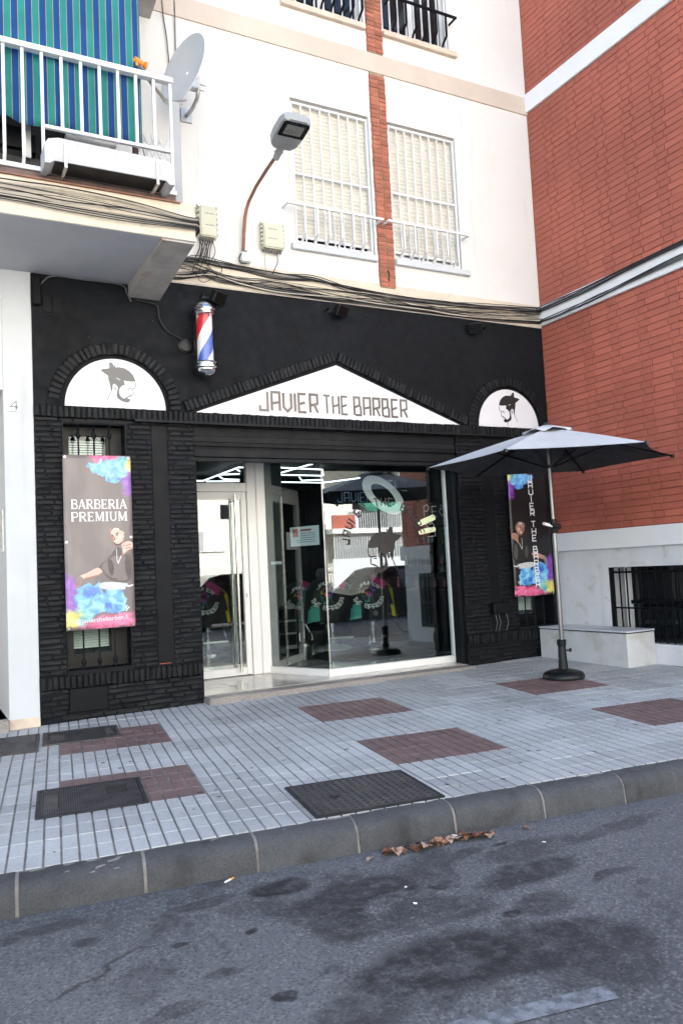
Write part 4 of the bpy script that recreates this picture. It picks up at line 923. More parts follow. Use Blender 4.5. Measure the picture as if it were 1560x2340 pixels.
# ---- window lettering and logo on the big pane
fnW = lambda a, z, d: (5.045 + a, .345 + d, 1.155 + z)
obj('vinyl_profile', logo(fnW, 1.40, -1), M_decal, dw)
arc = MB(); cx, cz, ra = 5.02, 1.545, .50; txt = 'JAVIER THE BARBER'; n = len(txt)
for i, ch in enumerate(txt):
    th = R(172) - R(164)*i/(n-1)
    if ch == ' ': continue
    for k, st in enumerate(GL[ch]):
        def fa(a, z, d, th=th): 
            r = ra + z; a_ = th - (a)/ra; return (cx + r*math.cos(a_), .345 + d, cz + r*math.sin(a_))
        stroke(arc, [((px-.3)*.085, pz*.095) for px, pz in st], .015, fa, -.0003*k)
obj('vinyl_lettering', arc, M_decal, dw)
dd_ = MB()                                               # loose white script, mirrored, on the right of the pane
fnD = lambda a, z, d: (5.60+a, .3445+d, 1.70+z)
k = 0
for pts in ([(0,.20),(0,.33),(.05,.35),(.08,.31),(.05,.27),(0,.27)], [(.19,.33),(.12,.33),(.12,.20),(.19,.20)], [(.12,.265),(.18,.265)], [(.30,.27),(.25,.31),(.23,.26),(.27,.21),(.32,.24),(.30,.31),(.25,.35)], [(.08,.10),(.05,.14),(.02,.10),(.08,.02),(.14,.09),(.11,.13),(.08,.10)], [(.15,.04),(.15,-.04),(.04,-.05)], [(.30,.20),(.33,.10),(.28,.05)]):
    stroke(dd_, pts, .008, fnD, -.0003*k); k += 1
obj('vinyl_script', dd_, M_galv, dw)
nt_ = thing('notice', 'printed paper notice with a small red picture taped inside the angled glass pane', 'notice', (4.06, .78, 1.6))
def onp(s, z, d=0):                                       # a point on the angled pane, s metres from its inner end
    dx, dy = .3873, -.9219; return (3.835+dx*s+(.0)*d, 1.215+dy*s, z) if not d else (3.835+dx*s + .9219*d, 1.215+dy*s + .3873*d, z)
b = MB(); s0, s1 = .40, .86
b.quad(onp(s0,1.60,.008), onp(s1,1.60,.008), onp(s1,1.83,.008), onp(s0,1.83,.008)); pn = obj('sheet', b, M_paper, nt_)
b = MB(); b.quad(onp(.44,1.71,.0075), onp(.53,1.71,.0075), onp(.53,1.81,.0075), onp(.44,1.81,.0075)); b.quad(onp(.56,1.775,.0075), onp(.74,1.775,.0075), onp(.74,1.797,.0075), onp(.56,1.797,.0075)); obj('red_print', b, M_redink, nt_)
b = MB()
for k in range(5): z = 1.745-.026*k; b.quad(onp(.56 if k < 3 else .5,z,.0075), onp(.80,z,.0075), onp(.80,z+.006,.0075), onp(.56 if k < 3 else .5,z+.006,.0075))
obj('text_lines', b, M_greyink, nt_)
b = MB(); b.quad(onp(.06,1.40,.006), onp(.24,1.40,.006), onp(.24,1.435,.006), onp(.06,1.435,.006)); tag(obj('sticker', b, M_paper), 'narrow white sticker low on the angled glass pane', 'sticker')

# ================================================================== RED BRICK BUILDING (right)
RED = thing('brick_building', 'red painted brick building with pale bands standing at a right angle beside the shop', 'building', (7.6, -2, .1))
XR, YE, ZT = 7.40, -3.02, 13.5
NI = (.85, 2.60, .285, 1.165)                             # basement window, as distance from the corner
tx = lambda a, yy, z: (XR + yy, -a, z)
b = MB(); wall_holes(b, -8, -YE, -.5, 1.62, .012, .26, [NI], lambda a, yy, z: (XR+yy, -a, z))
wm = [tuple(v) for v in b.v]
obj('plinth', b, M_plinth, RED)
b = MB(); b.add([(XR,YE,1.4),(XR,12,1.4),(XR,12,ZT),(XR,YE,ZT),(20,YE,1.4),(20,12,1.4),(20,12,ZT),(20,YE,ZT),(XR+.012,YE,-.6),(20,YE,-.6),(20,YE,1.4),(XR+.012,YE,1.4)], [(0,1,2,3)[::-1],(4,5,6,7),(0,4,7,3),(3,7,6,2),(1,5,6,2)[::-1],(8,9,10,11)])
obj('wall', b, M_rmortar, RED)
for k, (za, zb, pr_) in enumerate(((1.392,1.622,.045),(4.385,4.655,.032),(7.335,7.590,.032),(10.4,10.66,.032))):
    b = MB(); b.cbox(XR-pr_, XR+.02, YE-pr_, -.0015 if k < 2 else 1, za, zb, .006); obj('band', b, M_rband, RED)
RB = Bricks(RED, M_rbrick, .03, .004, .0012)
FX = lambda a, z: Matrix.Translation((XR, -a, z)) @ Matrix.Rotation(-PI/2, 4, 'Z')
for (za, zb) in ((1.628, 4.385), (4.658, 7.335), (7.592, 9.6)):
    lay(RB, .012, -YE-.004, za, zb+.01, .0782, .275, .135, FX, .0085, (), 'flemish', .0062, .0022)
RB.build()
g = thing_part('basement_window', RED)
b = MB(); b.quad((XR+.27,-.7,.2),(XR+.27,-.7,1.3),(XR+.27,-2.9,1.3),(XR+.27,-2.9,.2)); obj('pane', b, M_darkglass, g)
b = MB(); y0 = -.93; b.box(XR+.19, XR+.24, -1.0, -.93, .29, 1.16); obj('window_frame', b, M_walu, g)
b = MB(); b.box(XR+.18, XR+.25, -1.85, -1.78, .29, 1.16); b.box(XR+.2, XR+.26, -2.7, -1.0, .72, .76); obj('window_mullion', b, M_bsteel, g)
g = thing_part('basement_grille', RED)
b = MB(); b.box(XR+.03, XR+.05, -2.59, -.86, 1.09, 1.115); b.box(XR+.03, XR+.05, -2.59, -.86, .67, .69); b.box(XR+.03, XR+.05, -2.59, -.86, .30, .325); b.box(XR+.02, XR+.06, -.90, -.855, .29, 1.16); obj('grille_frame', b, M_bsteel, g)
gb = MB(); gb.box(-.007,.007,-.007,.007,0,.86); me = mesh(gb, 'grille_bar', [M_bsteel])
for k in range(15):
    o = link('grille_bar', me); o.parent = g; o.location = Vector((XR+.04, -1.0-.105*k, .29)) - wloc(g)
bn = thing('concrete_bench', 'low pale painted concrete bench block with dark edge line against the red building', 'bench', (7.2, -.75, .06))
b = MB(); b.cbox(6.972, 7.41, -1.482, -.06, -.1, .427, .008); obj('block', b, M_bench, bn)
b = MB(); b.cbox(6.966, 7.41, -1.488, -.055, .4375, .456, .003); obj('top_slab', b, M_benchtop, bn)
b = MB(); b.box(6.970, 7.405, -1.484, -.057, .4275, .4372); obj('dark_joint', b, M_bplastic, bn)

# ================================================================== OPPOSITE SIDE (seen in the shop glass)
YO = -22
OP_ = thing('apartment_building', 'sunlit cream apartment house across the street mirrored in the shop glass', 'building', (12, YO, -.5))
b = MB(); b.box(-20, 34, YO-9, YO, -1.2, 15); obj('wall', b, M_oppwall, OP_)
b = MB(); b.box(12.5, 15.2, YO, YO+.02, -1.2, 3.4); b.box(14.8, 15.3, YO, YO+.5, -1.2, 15); b.box(18.8, 19.4, YO, YO+.9, -1.2, 15); b.box(10.5, 11.6, YO, YO+.05, 2.3, 3.12); obj('pale_pier', b, M_oppwhite, OP_)
for z in (2.78, 5.75, 8.7, 11.65):
    b = MB(); b.box(15.3, 24, YO, YO+1.1, z, z+.2); obj('balcony_slab', b, M_oppwhite, OP_)
    b = MB(); b.box(15.31, 16.4, YO+1.0, YO+1.08, z+.2, z+.76); obj('balcony_parapet', b, M_rbrick, OP_)
    b = MB(); b.box(15.31, 24, YO+1.01, YO+1.06, z+.92, z+.97); [b.box(x, x+.03, YO+1.02, YO+1.05, z+.76 if x < 16.4 else z+.2, z+.92) for x in [15.35+.11*k for k in range(78)]]; b.box(16.4, 16.55, YO+.95, YO+1.1, z+.2, z+1.0); obj('railing', b, M_wmetal, OP_)
    b = MB(); b.box(16.9, 18.6, YO+.001, YO+.03, z+.25, z+2.3); b.box(20, 22.5, YO+.001, YO+.03, z+.25, z+2.3); obj('balcony_door', b, M_dsteel, OP_)
    b = MB(); b.box(11.5, 12.0, YO+.001, YO+.02, z+.9, z+1.5); obj('window', b, M_dsteel, OP_)
    b = MB(); b.box(7.5, 8.9, YO+.001, YO+.02, z+.9, z+2.1); b.box(3.5, 4.9, YO+.001, YO+.02, z+.9, z+2.1); obj('window', b, M_shut, OP_)
b = MB(); b.add([(16.8,YO+1.1,3.70),(19.6,YO+1.1,3.70),(19.6,YO+.4,4.2),(16.8,YO+.4,4.2),(16.8,YO+1.1,3.88),(19.6,YO+1.1,3.88)], [(0,1,5,4),(4,5,2,3)]); tag(obj('awning', b, M_green), 'green canvas awning over a balcony across the street', 'awning')
b = MB(); b.box(15.3, 23, YO+.9, YO+1.0, -1, 1.72); [b.box(x, x+.04, YO+.93, YO+.97, 1.72, 2.78) for x in [15.4+.12*k for k in range(64)]]; b.box(15.3, 23, YO+.93, YO+.97, 2.2, 2.24); obj('ground_floor_grille', b, M_wmetal, OP_)
def car(x, y, label, m):
    t = thing('parked_car', label, 'car', (x, y, -.42), 'cars parked across the street')
    prof = [(-2.05,.28),(-2.08,.62),(-1.9,.80),(-1.55,.86),(-.95,1.38),(-.6,1.45),(.45,1.45),(.85,1.36),(1.3,.93),(1.95,.80),(2.1,.62),(2.1,.30)]
    b = MB(); n = len(prof); hw = lambda z: .86 if z < .87 else .86-.22*(z-.87)/.6
    vv = [(px, -hw(pz), pz) for px, pz in prof]+[(px, hw(pz), pz) for px, pz in prof]
    b.add(vv, [list(range(n)), list(range(2*n-1, n-1, -1))]+[(i, i+n, (i+1)%n+n, (i+1)%n) for i in range(n)])
    obj('body', b, m, t, True, True)
    b = MB()
    for s in (-1, 1):
        q = [(-1.4,.92),(-.9,1.33),(.4,1.39),(.78,1.32),(1.12,.95)]; b.add([(px, s*(hw(pz)+.006), pz) for px, pz in q], [list(range(5)) if s < 0 else list(range(4,-1,-1))])
    obj('side_window', b, M_darkglass, t, False, True)
    for wx in (-1.3, 1.3):
        for s in (-1, 1):
            b = MB(); b.lathe([(.18,-.09),(.31,-.09),(.33,-.05),(.33,.05),(.31,.09),(.18,.09)], (wx, s*.80, .33), 18, Matrix.Rotation(PI/2, 3, 'X')); wh = obj('wheel', b, M_tyre, t, True, True)
            b = MB(); b.lathe([(.02,-.092),(.19,-.085),(.19,.085),(.02,.092)], (wx, s*.80, .33), 14, Matrix.Rotation(PI/2, 3, 'X')); obj('rim', b, M_galv, wh, True, True)
    t.scale = (1.2, 1.2, 1.2)
    return t
car(8.6, -12.6, 'dark blue car parked across the street opposite the glass door', M_yellowcar)
car(13.4, -12.8, 'dark car parked across the street opposite the display window', M_bplastic)
car(18.2, -13.0, 'dark grey car parked across the street furthest right', M_dsteel)
car(3.6, -12.4, 'black car parked across the street furthest left', M_lampglass)

# ================================================================== INSIDE THE SHOP
def tubes(name, label, pts_list, m, r, parent=None, z=None):
    b = MB()
    for p in pts_list: b.tube(p, r, 6)
    return b
nl = thing('ceiling_light', 'white neon tube pattern of linked angled lines on the shop ceiling', 'light', (4, 4, 2.9))
segs = [((5.2,4.52),(5.31,2.48)),((5.01,4.07),(6.13,4.15)),((4.9,3.24),(5.76,3.4)),((5.42,5.07),(6.64,5.13)),((5.8,4.36),(6.07,4.84)),((6.07,4.84),(6.41,4.68)),((5.76,3.4),(6.12,4.09)),((4.31,4.99),(4.31,3.31)),((4.3,4.17),(4.61,4.06)),((4.34,4.3),(4.58,4.74)),((4.58,4.74),(4.88,4.79)),((4.39,5.07),(4.96,5.0)),((4.31,3.43),(4.49,3.74)),((4.31,3.31),(4.9,3.24)),((3.4,4.99),(4.31,4.99)),((6.64,5.13),(7.0,4.4))]
for a, c in segs:
    b = MB(); b.tube([(a[0],a[1],2.9),(c[0],c[1],2.9)], .011, 6); obj('neon_tube', b, E_neon, nl)
rl = thing('ring_light', 'large oval ring light hanging inside behind the display window', 'ring light', (5.39, .95, 2.24))
b = MB(); m = 40; RM = Matrix.Translation((5.39,.95,2.24)) @ Matrix.Rotation(R(22), 4, 'Y') @ Matrix.Rotation(R(-38), 4, 'X')
for k in range(m):
    a0, a1 = 2*PI*k/m, 2*PI*(k+1)/m
    pts = [RM @ Vector((r*math.cos(a), y, r*math.sin(a))) for (r, y, a) in ((.20,-.012,a0),(.325,-.012,a0),(.325,-.012,a1),(.20,-.012,a1),(.20,.012,a0),(.325,.012,a0),(.325,.012,a1),(.20,.012,a1))]
    b.add(pts, [(0,1,2,3),(7,6,5,4),(1,5,6,2),(0,3,7,4)])
obj('ring', b, E_ring, rl)
b = MB(); b.tube([(5.39,.95,2.50),(5.39,.96,3.0)], .006, 5); b.cbox(5.60,5.72,.9,.94,2.30,2.42,.004); obj('hanger', b, M_bplastic, rl)
ns = thing('neon_sign', 'blue white neon lettering of the shop name glowing inside', 'neon sign', (6.3, 3.0, 2.3))
fnN = lambda a, z, d: (a, 3.0+d, z)
b = MB(); block_text(b, 'JAVIER', fnN, 5.80, 2.34, .15, .60, t=.055); obj('lettering', b, E_blue, ns)
b = MB(); block_text(b, 'THE', fnN, 6.72, 2.52, .16, .36, t=.055); obj('lettering', b, E_pend, ns)
mt = thing('floor_mat', 'round black mat on the shop floor under the nearest chair', 'mat', (5.75, 2.1, ZF))
b = MB(); b.lathe([(.86,0),(.88,.004),(.87,.011),(.84,.012)], (5.75,2.05,ZF), 40); obj('mat', b, M_bplastic, mt)
def rainbow():
    m, t, b = nodes('cape_rainbow_print'); P = wpos(t)
    s = N(t, 'ShaderNodeSeparateXYZ'); t.links.new(N(t, 'ShaderNodeTexCoord').outputs['Generated'], s.inputs[0])
    cr = N(t, 'ShaderNodeValToRGB'); e = cr.color_ramp; e.elements[0].color = (.75,.6,.03,1); e.elements[0].position = .05; e.elements[1].color = (.03,.2,.6,1); e.elements[1].position = .95
    for p, c in ((.35,(.75,.05,.25,1)),(.65,(.2,.04,.45,1))): q = e.elements.new(p); q.color = c
    t.links.new(s.outputs[0], cr.inputs[0]); t.links.new(cr.outputs[0], b.inputs['Base Color']); t.links.new(cr.outputs[0], b.inputs['Emission Color']); b.inputs['Emission Strength'].default_value = 0.0
    return m
M_rain = rainbow()
M_cape = [mat('black_cape_cloth', (.014,.016,.017), .6, var=.3, vscale=6), mat('pink_cape_splash', (.62,.04,.24), .6), mat('teal_cape_splash', (.05,.38,.33), .6), mat('yellow_cape_splash', (.75,.60,.03), .6)]
def barber_chair(x, y, rz, label, base_m):
    t = thing('barber_chair', label, 'chair', (x, y, ZF), 'barber chairs inside the shop', (0, 0, rz))
    L = dict(parent=t, local=True)
    b = MB(); b.lathe([(.30,0),(.30,.02),(.24,.05),(.10,.075),(.06,.09)], n=28); obj('base', b, base_m, smooth=True, **L)
    b = MB(); b.lathe([(.055,.08),(.055,.34),(.09,.35),(.09,.42)], n=16); obj('pedestal', b, M_chrome, smooth=True, **L)
    b = MB(); b.cbox(-.27,.27,-.27,.27,.42,.56,.035); obj('seat', b, M_leather, smooth=True, **L)
    b = MB(); b.add([(0,0,0)], []); b.v = []; b.cbox(-.26,.26,.22,.34,.56,1.06,.04); obj('backrest', b, M_leather, smooth=True, **L)
    for s in (-1, 1):
        b = MB(); b.tube([(s*.30,.24,.46),(s*.31,.22,.72),(s*.31,-.20,.72),(s*.30,-.27,.46)], .016, 8); obj('armrest', b, M_chrome, smooth=True, **L)
    b = MB(); b.cbox(-.20,.20,-.56,-.46,.20,.235,.012); b.tube([(-.17,-.28,.44),(-.18,-.50,.22)], .014, 8); b.tube([(.17,-.28,.44),(.18,-.50,.22)], .014, 8); obj('footrest', b, M_chrome, smooth=True, **L)
    for s in (-1, 1):
        b = MB(); b.tube([(s*.12,-.06,.06),(s*.12,-.06,.20)], .012, 6); obj('lever', b, M_chrome, **L)
    b = MB(); b.cbox(-.16,.16,.20,.30,1.09,1.24,.03); obj('headrest', b, M_leather, smooth=True, **L)
    return t
def cape(x, y, face, label, s=1., top=1.02, yellow=True):
    """a hairdresser's cape thrown over a chair, its print turned to 'face'"""
    t = thing('barber_cape', label, 'cape', (x, y, top-.55), 'printed capes over the barber chairs')
    nth, nr_ = 56, 16; b = MB(); hz = .62*s
    def pt(th, k, off=0):
        v = k
        rr = (.34*min(1, (v*2.6))**.55 + .10*max(0, v-.35)) * s * (1+.10*max(0, v-.3)*math.sin(7*th+.7)+.06*max(0, v-.3)*math.sin(12*th+2))
        z = top - hz*(v**1.15) - .02*math.sin(5*th)*v
        return Vector((x+(rr+off)*math.cos(th+face), y+(rr+off)*.85*math.sin(th+face), z))
    for j in range(nr_+1):
        for i in range(nth): b.v.append(pt(2*PI*i/nth, .015+.985*j/nr_)[:])
    def colr(th, v):
        th = (th+PI) % (2*PI) - PI; n_ = math.sin(9*th+5*v)*.10+math.sin(17*th-8*v)*.06
        if v < .30+n_*.6 and abs(th-.75) < .5: return 1
        if .35 < v+n_ and abs(th-1.15) < .22+n_*.6 and yellow: return 3
        if v+n_ > .30 and abs(abs(th)-1.30+n_*.4) < .16: return 2
        if v > .75+n_ and abs(th+.55) < .22: return 2
        return 0
    for j in range(nr_):
        for i in range(nth): b.f.append([j*nth+i, j*nth+(i+1)%nth, (j+1)*nth+(i+1)%nth, (j+1)*nth+i]); b.m.append(colr(2*PI*(i+.5)/nth, (j+.5)/nr_))
    b.mi = 0; b.f.append(list(range(nth))); b.m.append(0)
    o = obj('cloth', b, M_cape, t, True)
    def on(a, z, d):                                      # a print point on the cloth: a metres to the viewer's right, z metres above the print's centre
        v = max(.05, min(.98, min(.80, .47 - z/hz*.92))); return pt(a/(.36*s), v, .006-d)[:]
    pr = MB()
    for txt, ra, up in (('JAVIER', .17*s, 1), ('THE BARBER', .19*s, -1)):
        n = len(txt)
        for i, ch in enumerate(txt):
            if ch == ' ': continue
            span = R(52) if up > 0 else R(66); th = PI/2 + span - 2*span*i/(n-1) if up > 0 else -PI/2 - span + 2*span*i/(n-1)
            for k, st in enumerate(GL[ch]):
                def fa(a, z, d, th=th):
                    if up > 0: r = ra+z; q = th - a/ra
                    else: r = ra+.065*s-z; q = th + a/ra
                    return on(r*math.cos(q), r*math.sin(q)*.82, d)
                stroke(pr, [((px-.3)*.075*s, pz*.062*s) for px, pz in st], .015*s, fa, -.0003*k)
    obj('lettering', pr, M_wink, t)
    hp = MB(); fh = lambda a, z, d: on(a, z, d)
    for k, m_ in (('hair', 0),):
        pts = [(-mx_*.62*s+.02*s, (zz_-.27)*.62*s) for mx_, zz_ in LOGO['hair']]
        vv = [fh(a, z, -.001) for a, z in pts]; hp.add(vv, [list(range(len(vv)))])
    obj('profile_print', hp, M_rain, t)
    bp_ = MB()
    for i, (pts, tt) in enumerate(LST): stroke(bp_, [(-mx_*.62*s+.02*s, (zz_-.27)*.62*s) for mx_, zz_ in pts], tt*s*.9, fh, -.0015-.0003*i)
    pts = [(-mx_*.62*s+.02*s, (zz_-.27)*.62*s) for mx_, zz_ in LOGO['beard']]; vv = [fh(a, z, -.001) for a, z in pts]; bp_.add(vv, [list(range(len(vv)))])
    obj('beard_print', bp_, M_cape[2], t)
for (x, y, rz, nm, bm, s, yl) in ((6.15, 2.72, R(8), 'on the round mat', M_chrome, 1.05, True), (5.62, 3.05, R(-14), 'with the pale base', M_greybox, 1.12, False),
                                  (5.75, 4.35, R(5), 'behind the angled pane', M_chrome, 1.0, False), (4.02, 4.2, R(-5), 'behind the glass door', M_chrome, 1.1, True)):
    barber_chair(x, y, rz, 'black barber chair with chrome arms ' + nm, bm)
    fc = math.atan2(-8-y, -x)
    cape(x-.05, y-.05, fc, 'black cape with rainbow profile draped on the chair ' + nm, s, 1.06*min(1.08, s)+ZF, yl)
def counter():
    t = thing('counter', 'dark counter with glass shelves along the right wall of the shop', 'counter', (6.95, 2.6, ZF))
    boxo('cabinet', M_bplastic, t, 6.62, 7.3, 1.2, 4.8, ZF, .95); boxo('worktop', M_darkglass, t, 6.55, 7.31, 1.15, 4.85, .951, .985)
    boxo('shelf', M_glass2, t, 6.75, 7.30, 1.0, 3.2, 1.30, 1.312); boxo('shelf', M_glass2, t, 6.85, 7.30, 1.0, 3.2, 1.62, 1.632)
    boxo('mirror', M_mirror, t, 7.30, 7.315, 1.0, 4.8, 1.1, 2.3)
counter()
bm_ = MB(); bm_.lathe([(.018,0),(.02,.008),(.02,.085),(.008,.105),(.008,.125),(.011,.125),(.011,.145)], n=10); bms = [mesh(bm_, 'bottle', [m]) for m in M_bottle]
k = 0
for zz in (.986, 1.313, 1.633):
    for q in range(11):
        o = link('bottle', rnd.choice(bms)); o.location = (6.62+.10*zz*rnd.random() if zz < 1 else 6.92+rnd.uniform(-.05,.06), 1.22+q*.175+rnd.uniform(-.04,.04), zz); o.scale = (1, 1, rnd.uniform(.7,1.1)); tag(o, 'small grooming bottle on the counter shelves behind the display window', 'bottle', 'bottles on the counter shelves')
vl = thing('vanity_light', 'bright yellow white lamp over the shelves at the right of the display window', 'lamp', (6.9, 2.2, 1.95))
b = MB(); b.tube([(6.72,2.15,1.93),(6.98,2.15,2.02)], .045, 10); obj('tube_lamp', b, E_yell, vl); b = MB(); b.tube([(6.72,2.15,1.80),(6.98,2.15,1.84)], .04, 10); obj('tube_lamp', b, E_yell, vl)
b = MB(); b.box(6.9,7.3,2.13,2.17,1.86,1.89); obj('bracket', b, M_bplastic, vl)
cn = thing('back_counter', 'long counter with mirrors along the back wall of the shop', 'counter', (3.5, 7, ZF))
boxo('cabinet', M_bplastic, cn, 1.3, 5.9, 6.75, 7.18, ZF, .92); boxo('worktop', M_dsteel, cn, 1.28, 5.92, 6.7, 7.19, .921, .95)
for k, x in enumerate((1.7, 2.9, 4.1, 5.2)): boxo('mirror', M_mirror, cn, x, x+.8, 7.15, 7.165, 1.1, 2.2)
b = MB(); b.cbox(3.86,3.94,2.6,2.68,ZF,2.3,.01); tag(obj('floor_lamp', b, M_galv), 'slim metal upright standing behind the angled glass pane', 'stand')
tr_ = thing('tool_trolley', 'small grey metal trolley between the barber chairs', 'trolley', (4.95, 3.3, ZF))
b = MB(); b.cbox(4.8,5.1,3.2,3.45,.14,.80,.01); obj('drawer_body', b, M_galv, tr_); b = MB(); [b.box(4.815,5.085,3.195,3.2,.2+.19*q,.36+.19*q) for q in range(3)]; obj('drawer_front', b, M_dsteel, tr_)

# ================================================================== THINGS ON THE FACADE
# ---- striped awning curtain
def stripem():
    m, t, b = nodes('striped_canvas'); s = N(t, 'ShaderNodeSeparateXYZ'); tc = N(t, 'ShaderNodeUVMap'); t.links.new(tc.outputs['UV'], s.inputs[0])
    f = math_(t, 'FRACT', math_(t, 'DIVIDE', math_(t, 'SUBTRACT', s.outputs['X'], .702), .1125))
    c = mixc(t, math_(t, 'GREATER_THAN', f, .535), (.025,.27,.245), (.006,.072,.26))
    line = math_(t, 'MAXIMUM', math_(t, 'LESS_THAN', f, .04), math_(t, 'LESS_THAN', math_(t, 'ABSOLUTE', math_(t, 'SUBTRACT', f, .53)), .02))
    c = mixc(t, line, c, (.42,.40,.30)); P = wpos(t)
    c = mixc(t, ramp(t, noise(t, P, 5, 5), .3, .7), c, mixc(t, 1., c, (.80,.84,.86), 'MULTIPLY'))
    t.links.new(c, b.inputs['Base Color']); b.inputs['Roughness'].default_value = .85
    tl = N(t, 'ShaderNodeBsdfTranslucent'); t.links.new(c, tl.inputs['Color']); mx = N(t, 'ShaderNodeMixShader'); mx.inputs[0].default_value = .25
    o = t.nodes['Material Output']; t.links.new(b.outputs[0], mx.inputs[1]); t.links.new(tl.outputs[0], mx.inputs[2]); t.links.new(mx.outputs[0], o.inputs[0]); return m
b = MB(); uvs = []; nx, nz = 110, 20; xa, xb, za, zb = -1.2, 1.845, 5.165, 7.25
for j in range(nz+1):
    for i in range(nx+1):
        x = xa+(xb-xa)*i/nx; k = 1-j/nz
        y = -1.135 + .016*math.sin(x*9+.5)*k + .010*math.sin(x*21)*k*k + .02*k + (.03*max(0,(x-1.72)/.125)**2*k)
        z = za+(zb-za)*j/nz + (.012*math.sin(x*5)+.008*math.sin(x*13))*k*k + (.035*math.exp(-((x-.72)/.05)**2)*(1 if j == 0 else 0))
        b.v.append((x, y, z)); uvs.append((x, z))
for j in range(nz):
    for i in range(nx): a = j*(nx+1)+i; b.f.append([a, a+1, a+nx+2, a+nx+1]); b.m.append(0)
cu = thing('awning_curtain', 'blue and teal striped canvas curtain hanging behind the white balcony railing', 'awning', (.3, -1.1, 5.2))
me = mesh(b, 'canvas', [stripem()]); ul = me.uv_layers.new(name='UVMap')
for lp in me.loops: ul.data[lp.index].uv = uvs[lp.vertex_index]
o = link('canvas', me, cu, True); md = o.modifiers.new('thickness', 'SOLIDIFY'); md.thickness = .002
b = MB(); b.tube([(1.83,-1.12,5.19),(1.88,-1.05,5.05),(2.0,-.9,4.95)], .004, 5); obj('tie_cord', b, M_cgrey, cu)
# ---- planter trough
pl = thing('planter', 'chipped white concrete trough hung outside the balcony railing', 'planter', (1.48, -1.36, 4.64))
b = MB(); prof = [(.955,4.66),(.955,4.82),(.985,4.865),(1.06,4.885),(1.95,4.872),(2.0,4.845),(2.012,4.80),(2.012,4.665),(1.97,4.66),(1.94,4.69),(1.03,4.69),(.99,4.66)]
n = len(prof); vv = [(x, -1.47+rnd.uniform(-.004,.004), z) for x, z in prof]+[(x, -1.24, z) for x, z in prof]
b.add(vv, [list(range(n)), list(range(2*n-1,n-1,-1))]+[(i, i+n, (i+1)%n+n, (i+1)%n) for i in range(n)]); obj('trough', b, M_planter, pl)
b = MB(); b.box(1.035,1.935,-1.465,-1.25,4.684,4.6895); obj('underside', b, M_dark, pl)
for x in (1.115, 1.865):
    b = MB(); b.box(x-.012,x+.012,-1.482,-1.4705,4.70,4.84); b.box(x-.012,x+.012,-1.482,-1.20,4.640,4.655); b.box(x-.0118,x+.0118,-1.4815,-1.471,4.655,4.70); obj('bracket', b, M_galv, pl)
# ---- balcony clutter
t = thing('storage_box', 'white plastic storage box standing on the balcony behind the planter', 'box', (1.4, -.85, 4.70)); b = MB(); b.cbox(1.22,1.62,-1.0,-.7,4.70,5.16,.03); obj('body', b, M_greybox, t); b = MB(); b.cbox(1.2,1.64,-1.02,-.68,5.165,5.2,.008); obj('lid', b, M_walu, t)
t = thing('folding_trellis', 'small white folding trellis at the end of the balcony', 'trellis', (1.98, -.75, 4.75))
for k in range(4):
    x = 1.86+.07*k
    b = MB(); b.tube([(x,-.80,5.46),(x+.10,-.80,5.22)], .009, 5); obj('lath', b, M_wmetal, t); b = MB(); b.tube([(x+.10,-.79,5.44),(x,-.79,5.20)], .009, 5); obj('lath', b, M_wmetal, t)
    b = MB(); b.tube([(x,-.80,5.22),(x-.05,-.82,5.08)], .006, 5); obj('rod', b, M_cgrey, t)
b = MB(); b.cbox(1.80,1.845,-.95,-.90,4.70,5.36,.004); tag(obj('plank', b, M_wood), 'brown wooden plank leaning at the end of the balcony', 'plank')
t = thing('covered_chair', 'dark covered furniture behind the left part of the balcony railing', 'furniture', (.6, -.7, 4.70)); b = MB(); b.cbox(.2,.98,-.85,-.5,5.02,5.28,.05); obj('cover', b, M_dsteel, t); b = MB(); b.cbox(.2,1.1,-.84,-.55,4.70,5.01,.03); obj('seat', b, M_dark, t); b = MB(); b.box(.86,.93,-.88,-.86,4.98,5.3); obj('post', b, M_greybox, t)

# ---- satellite dish
sdh = thing('satellite_dish', 'pale grey satellite dish with orange receiver on an arm beside the balcony', 'satellite dish', (2.6, -.05, 6.2))
b = MB(); b.cbox(2.552,2.675,-.022,0,6.135,6.285,.003); obj('wall_plate', b, M_galv, sdh)
b = MB(); b.tube([(2.615,-.02,6.205),(2.63,-.16,6.20),(2.645,-.30,6.25),(2.645,-.345,6.33),(2.64,-.35,6.47)], .021, 10); obj('mast', b, M_galv, sdh, True)
nrm = Vector((-.934,-.303,.191)).normalized(); ctr = Vector((2.395,-.62,6.308)); Q = nrm.to_track_quat('Z', 'Y').to_matrix()
b = MB(); prof = []
Rr, dep = .355, .065
for k in range(13): r = .002+Rr*k/12; prof.append((r, dep*(r/Rr)**2-dep))
prof += [(Rr+.012, .004), (Rr+.014, -.006), (Rr-.004, -.014)] + [(.002+Rr*k/12, dep*((.002+Rr*k/12)/Rr)**2-dep-.006) for k in range(11, -1, -1)]
b.lathe(prof, ctr, 40, Q); obj('reflector', b, M_dish, sdh, True)
pt0 = ctr + Q @ Vector((0,0,-.075))
low = ctr - Vector((0,0,1))*.33 + nrm*.02
b = MB(); b.tube([ctr+Vector((.03,.02,-.30)), Vector((2.33,-.66,5.94)), Vector((2.22,-.79,5.84)), Vector((2.115,-.9,5.783)), Vector((1.939,-1.1,5.790)), Vector((1.82,-1.20,5.85))], .013, 8); obj('arm', b, M_galv, sdh, True)
b = MB(); b.tube([Vector((2.38,-.60,5.96)), Vector((2.26,-.74,5.83)), Vector((2.12,-.90,5.755)), Vector((1.95,-1.09,5.76)), Vector((1.83,-1.19,5.80))], .007, 6); obj('cable', b, M_cpale, sdh)
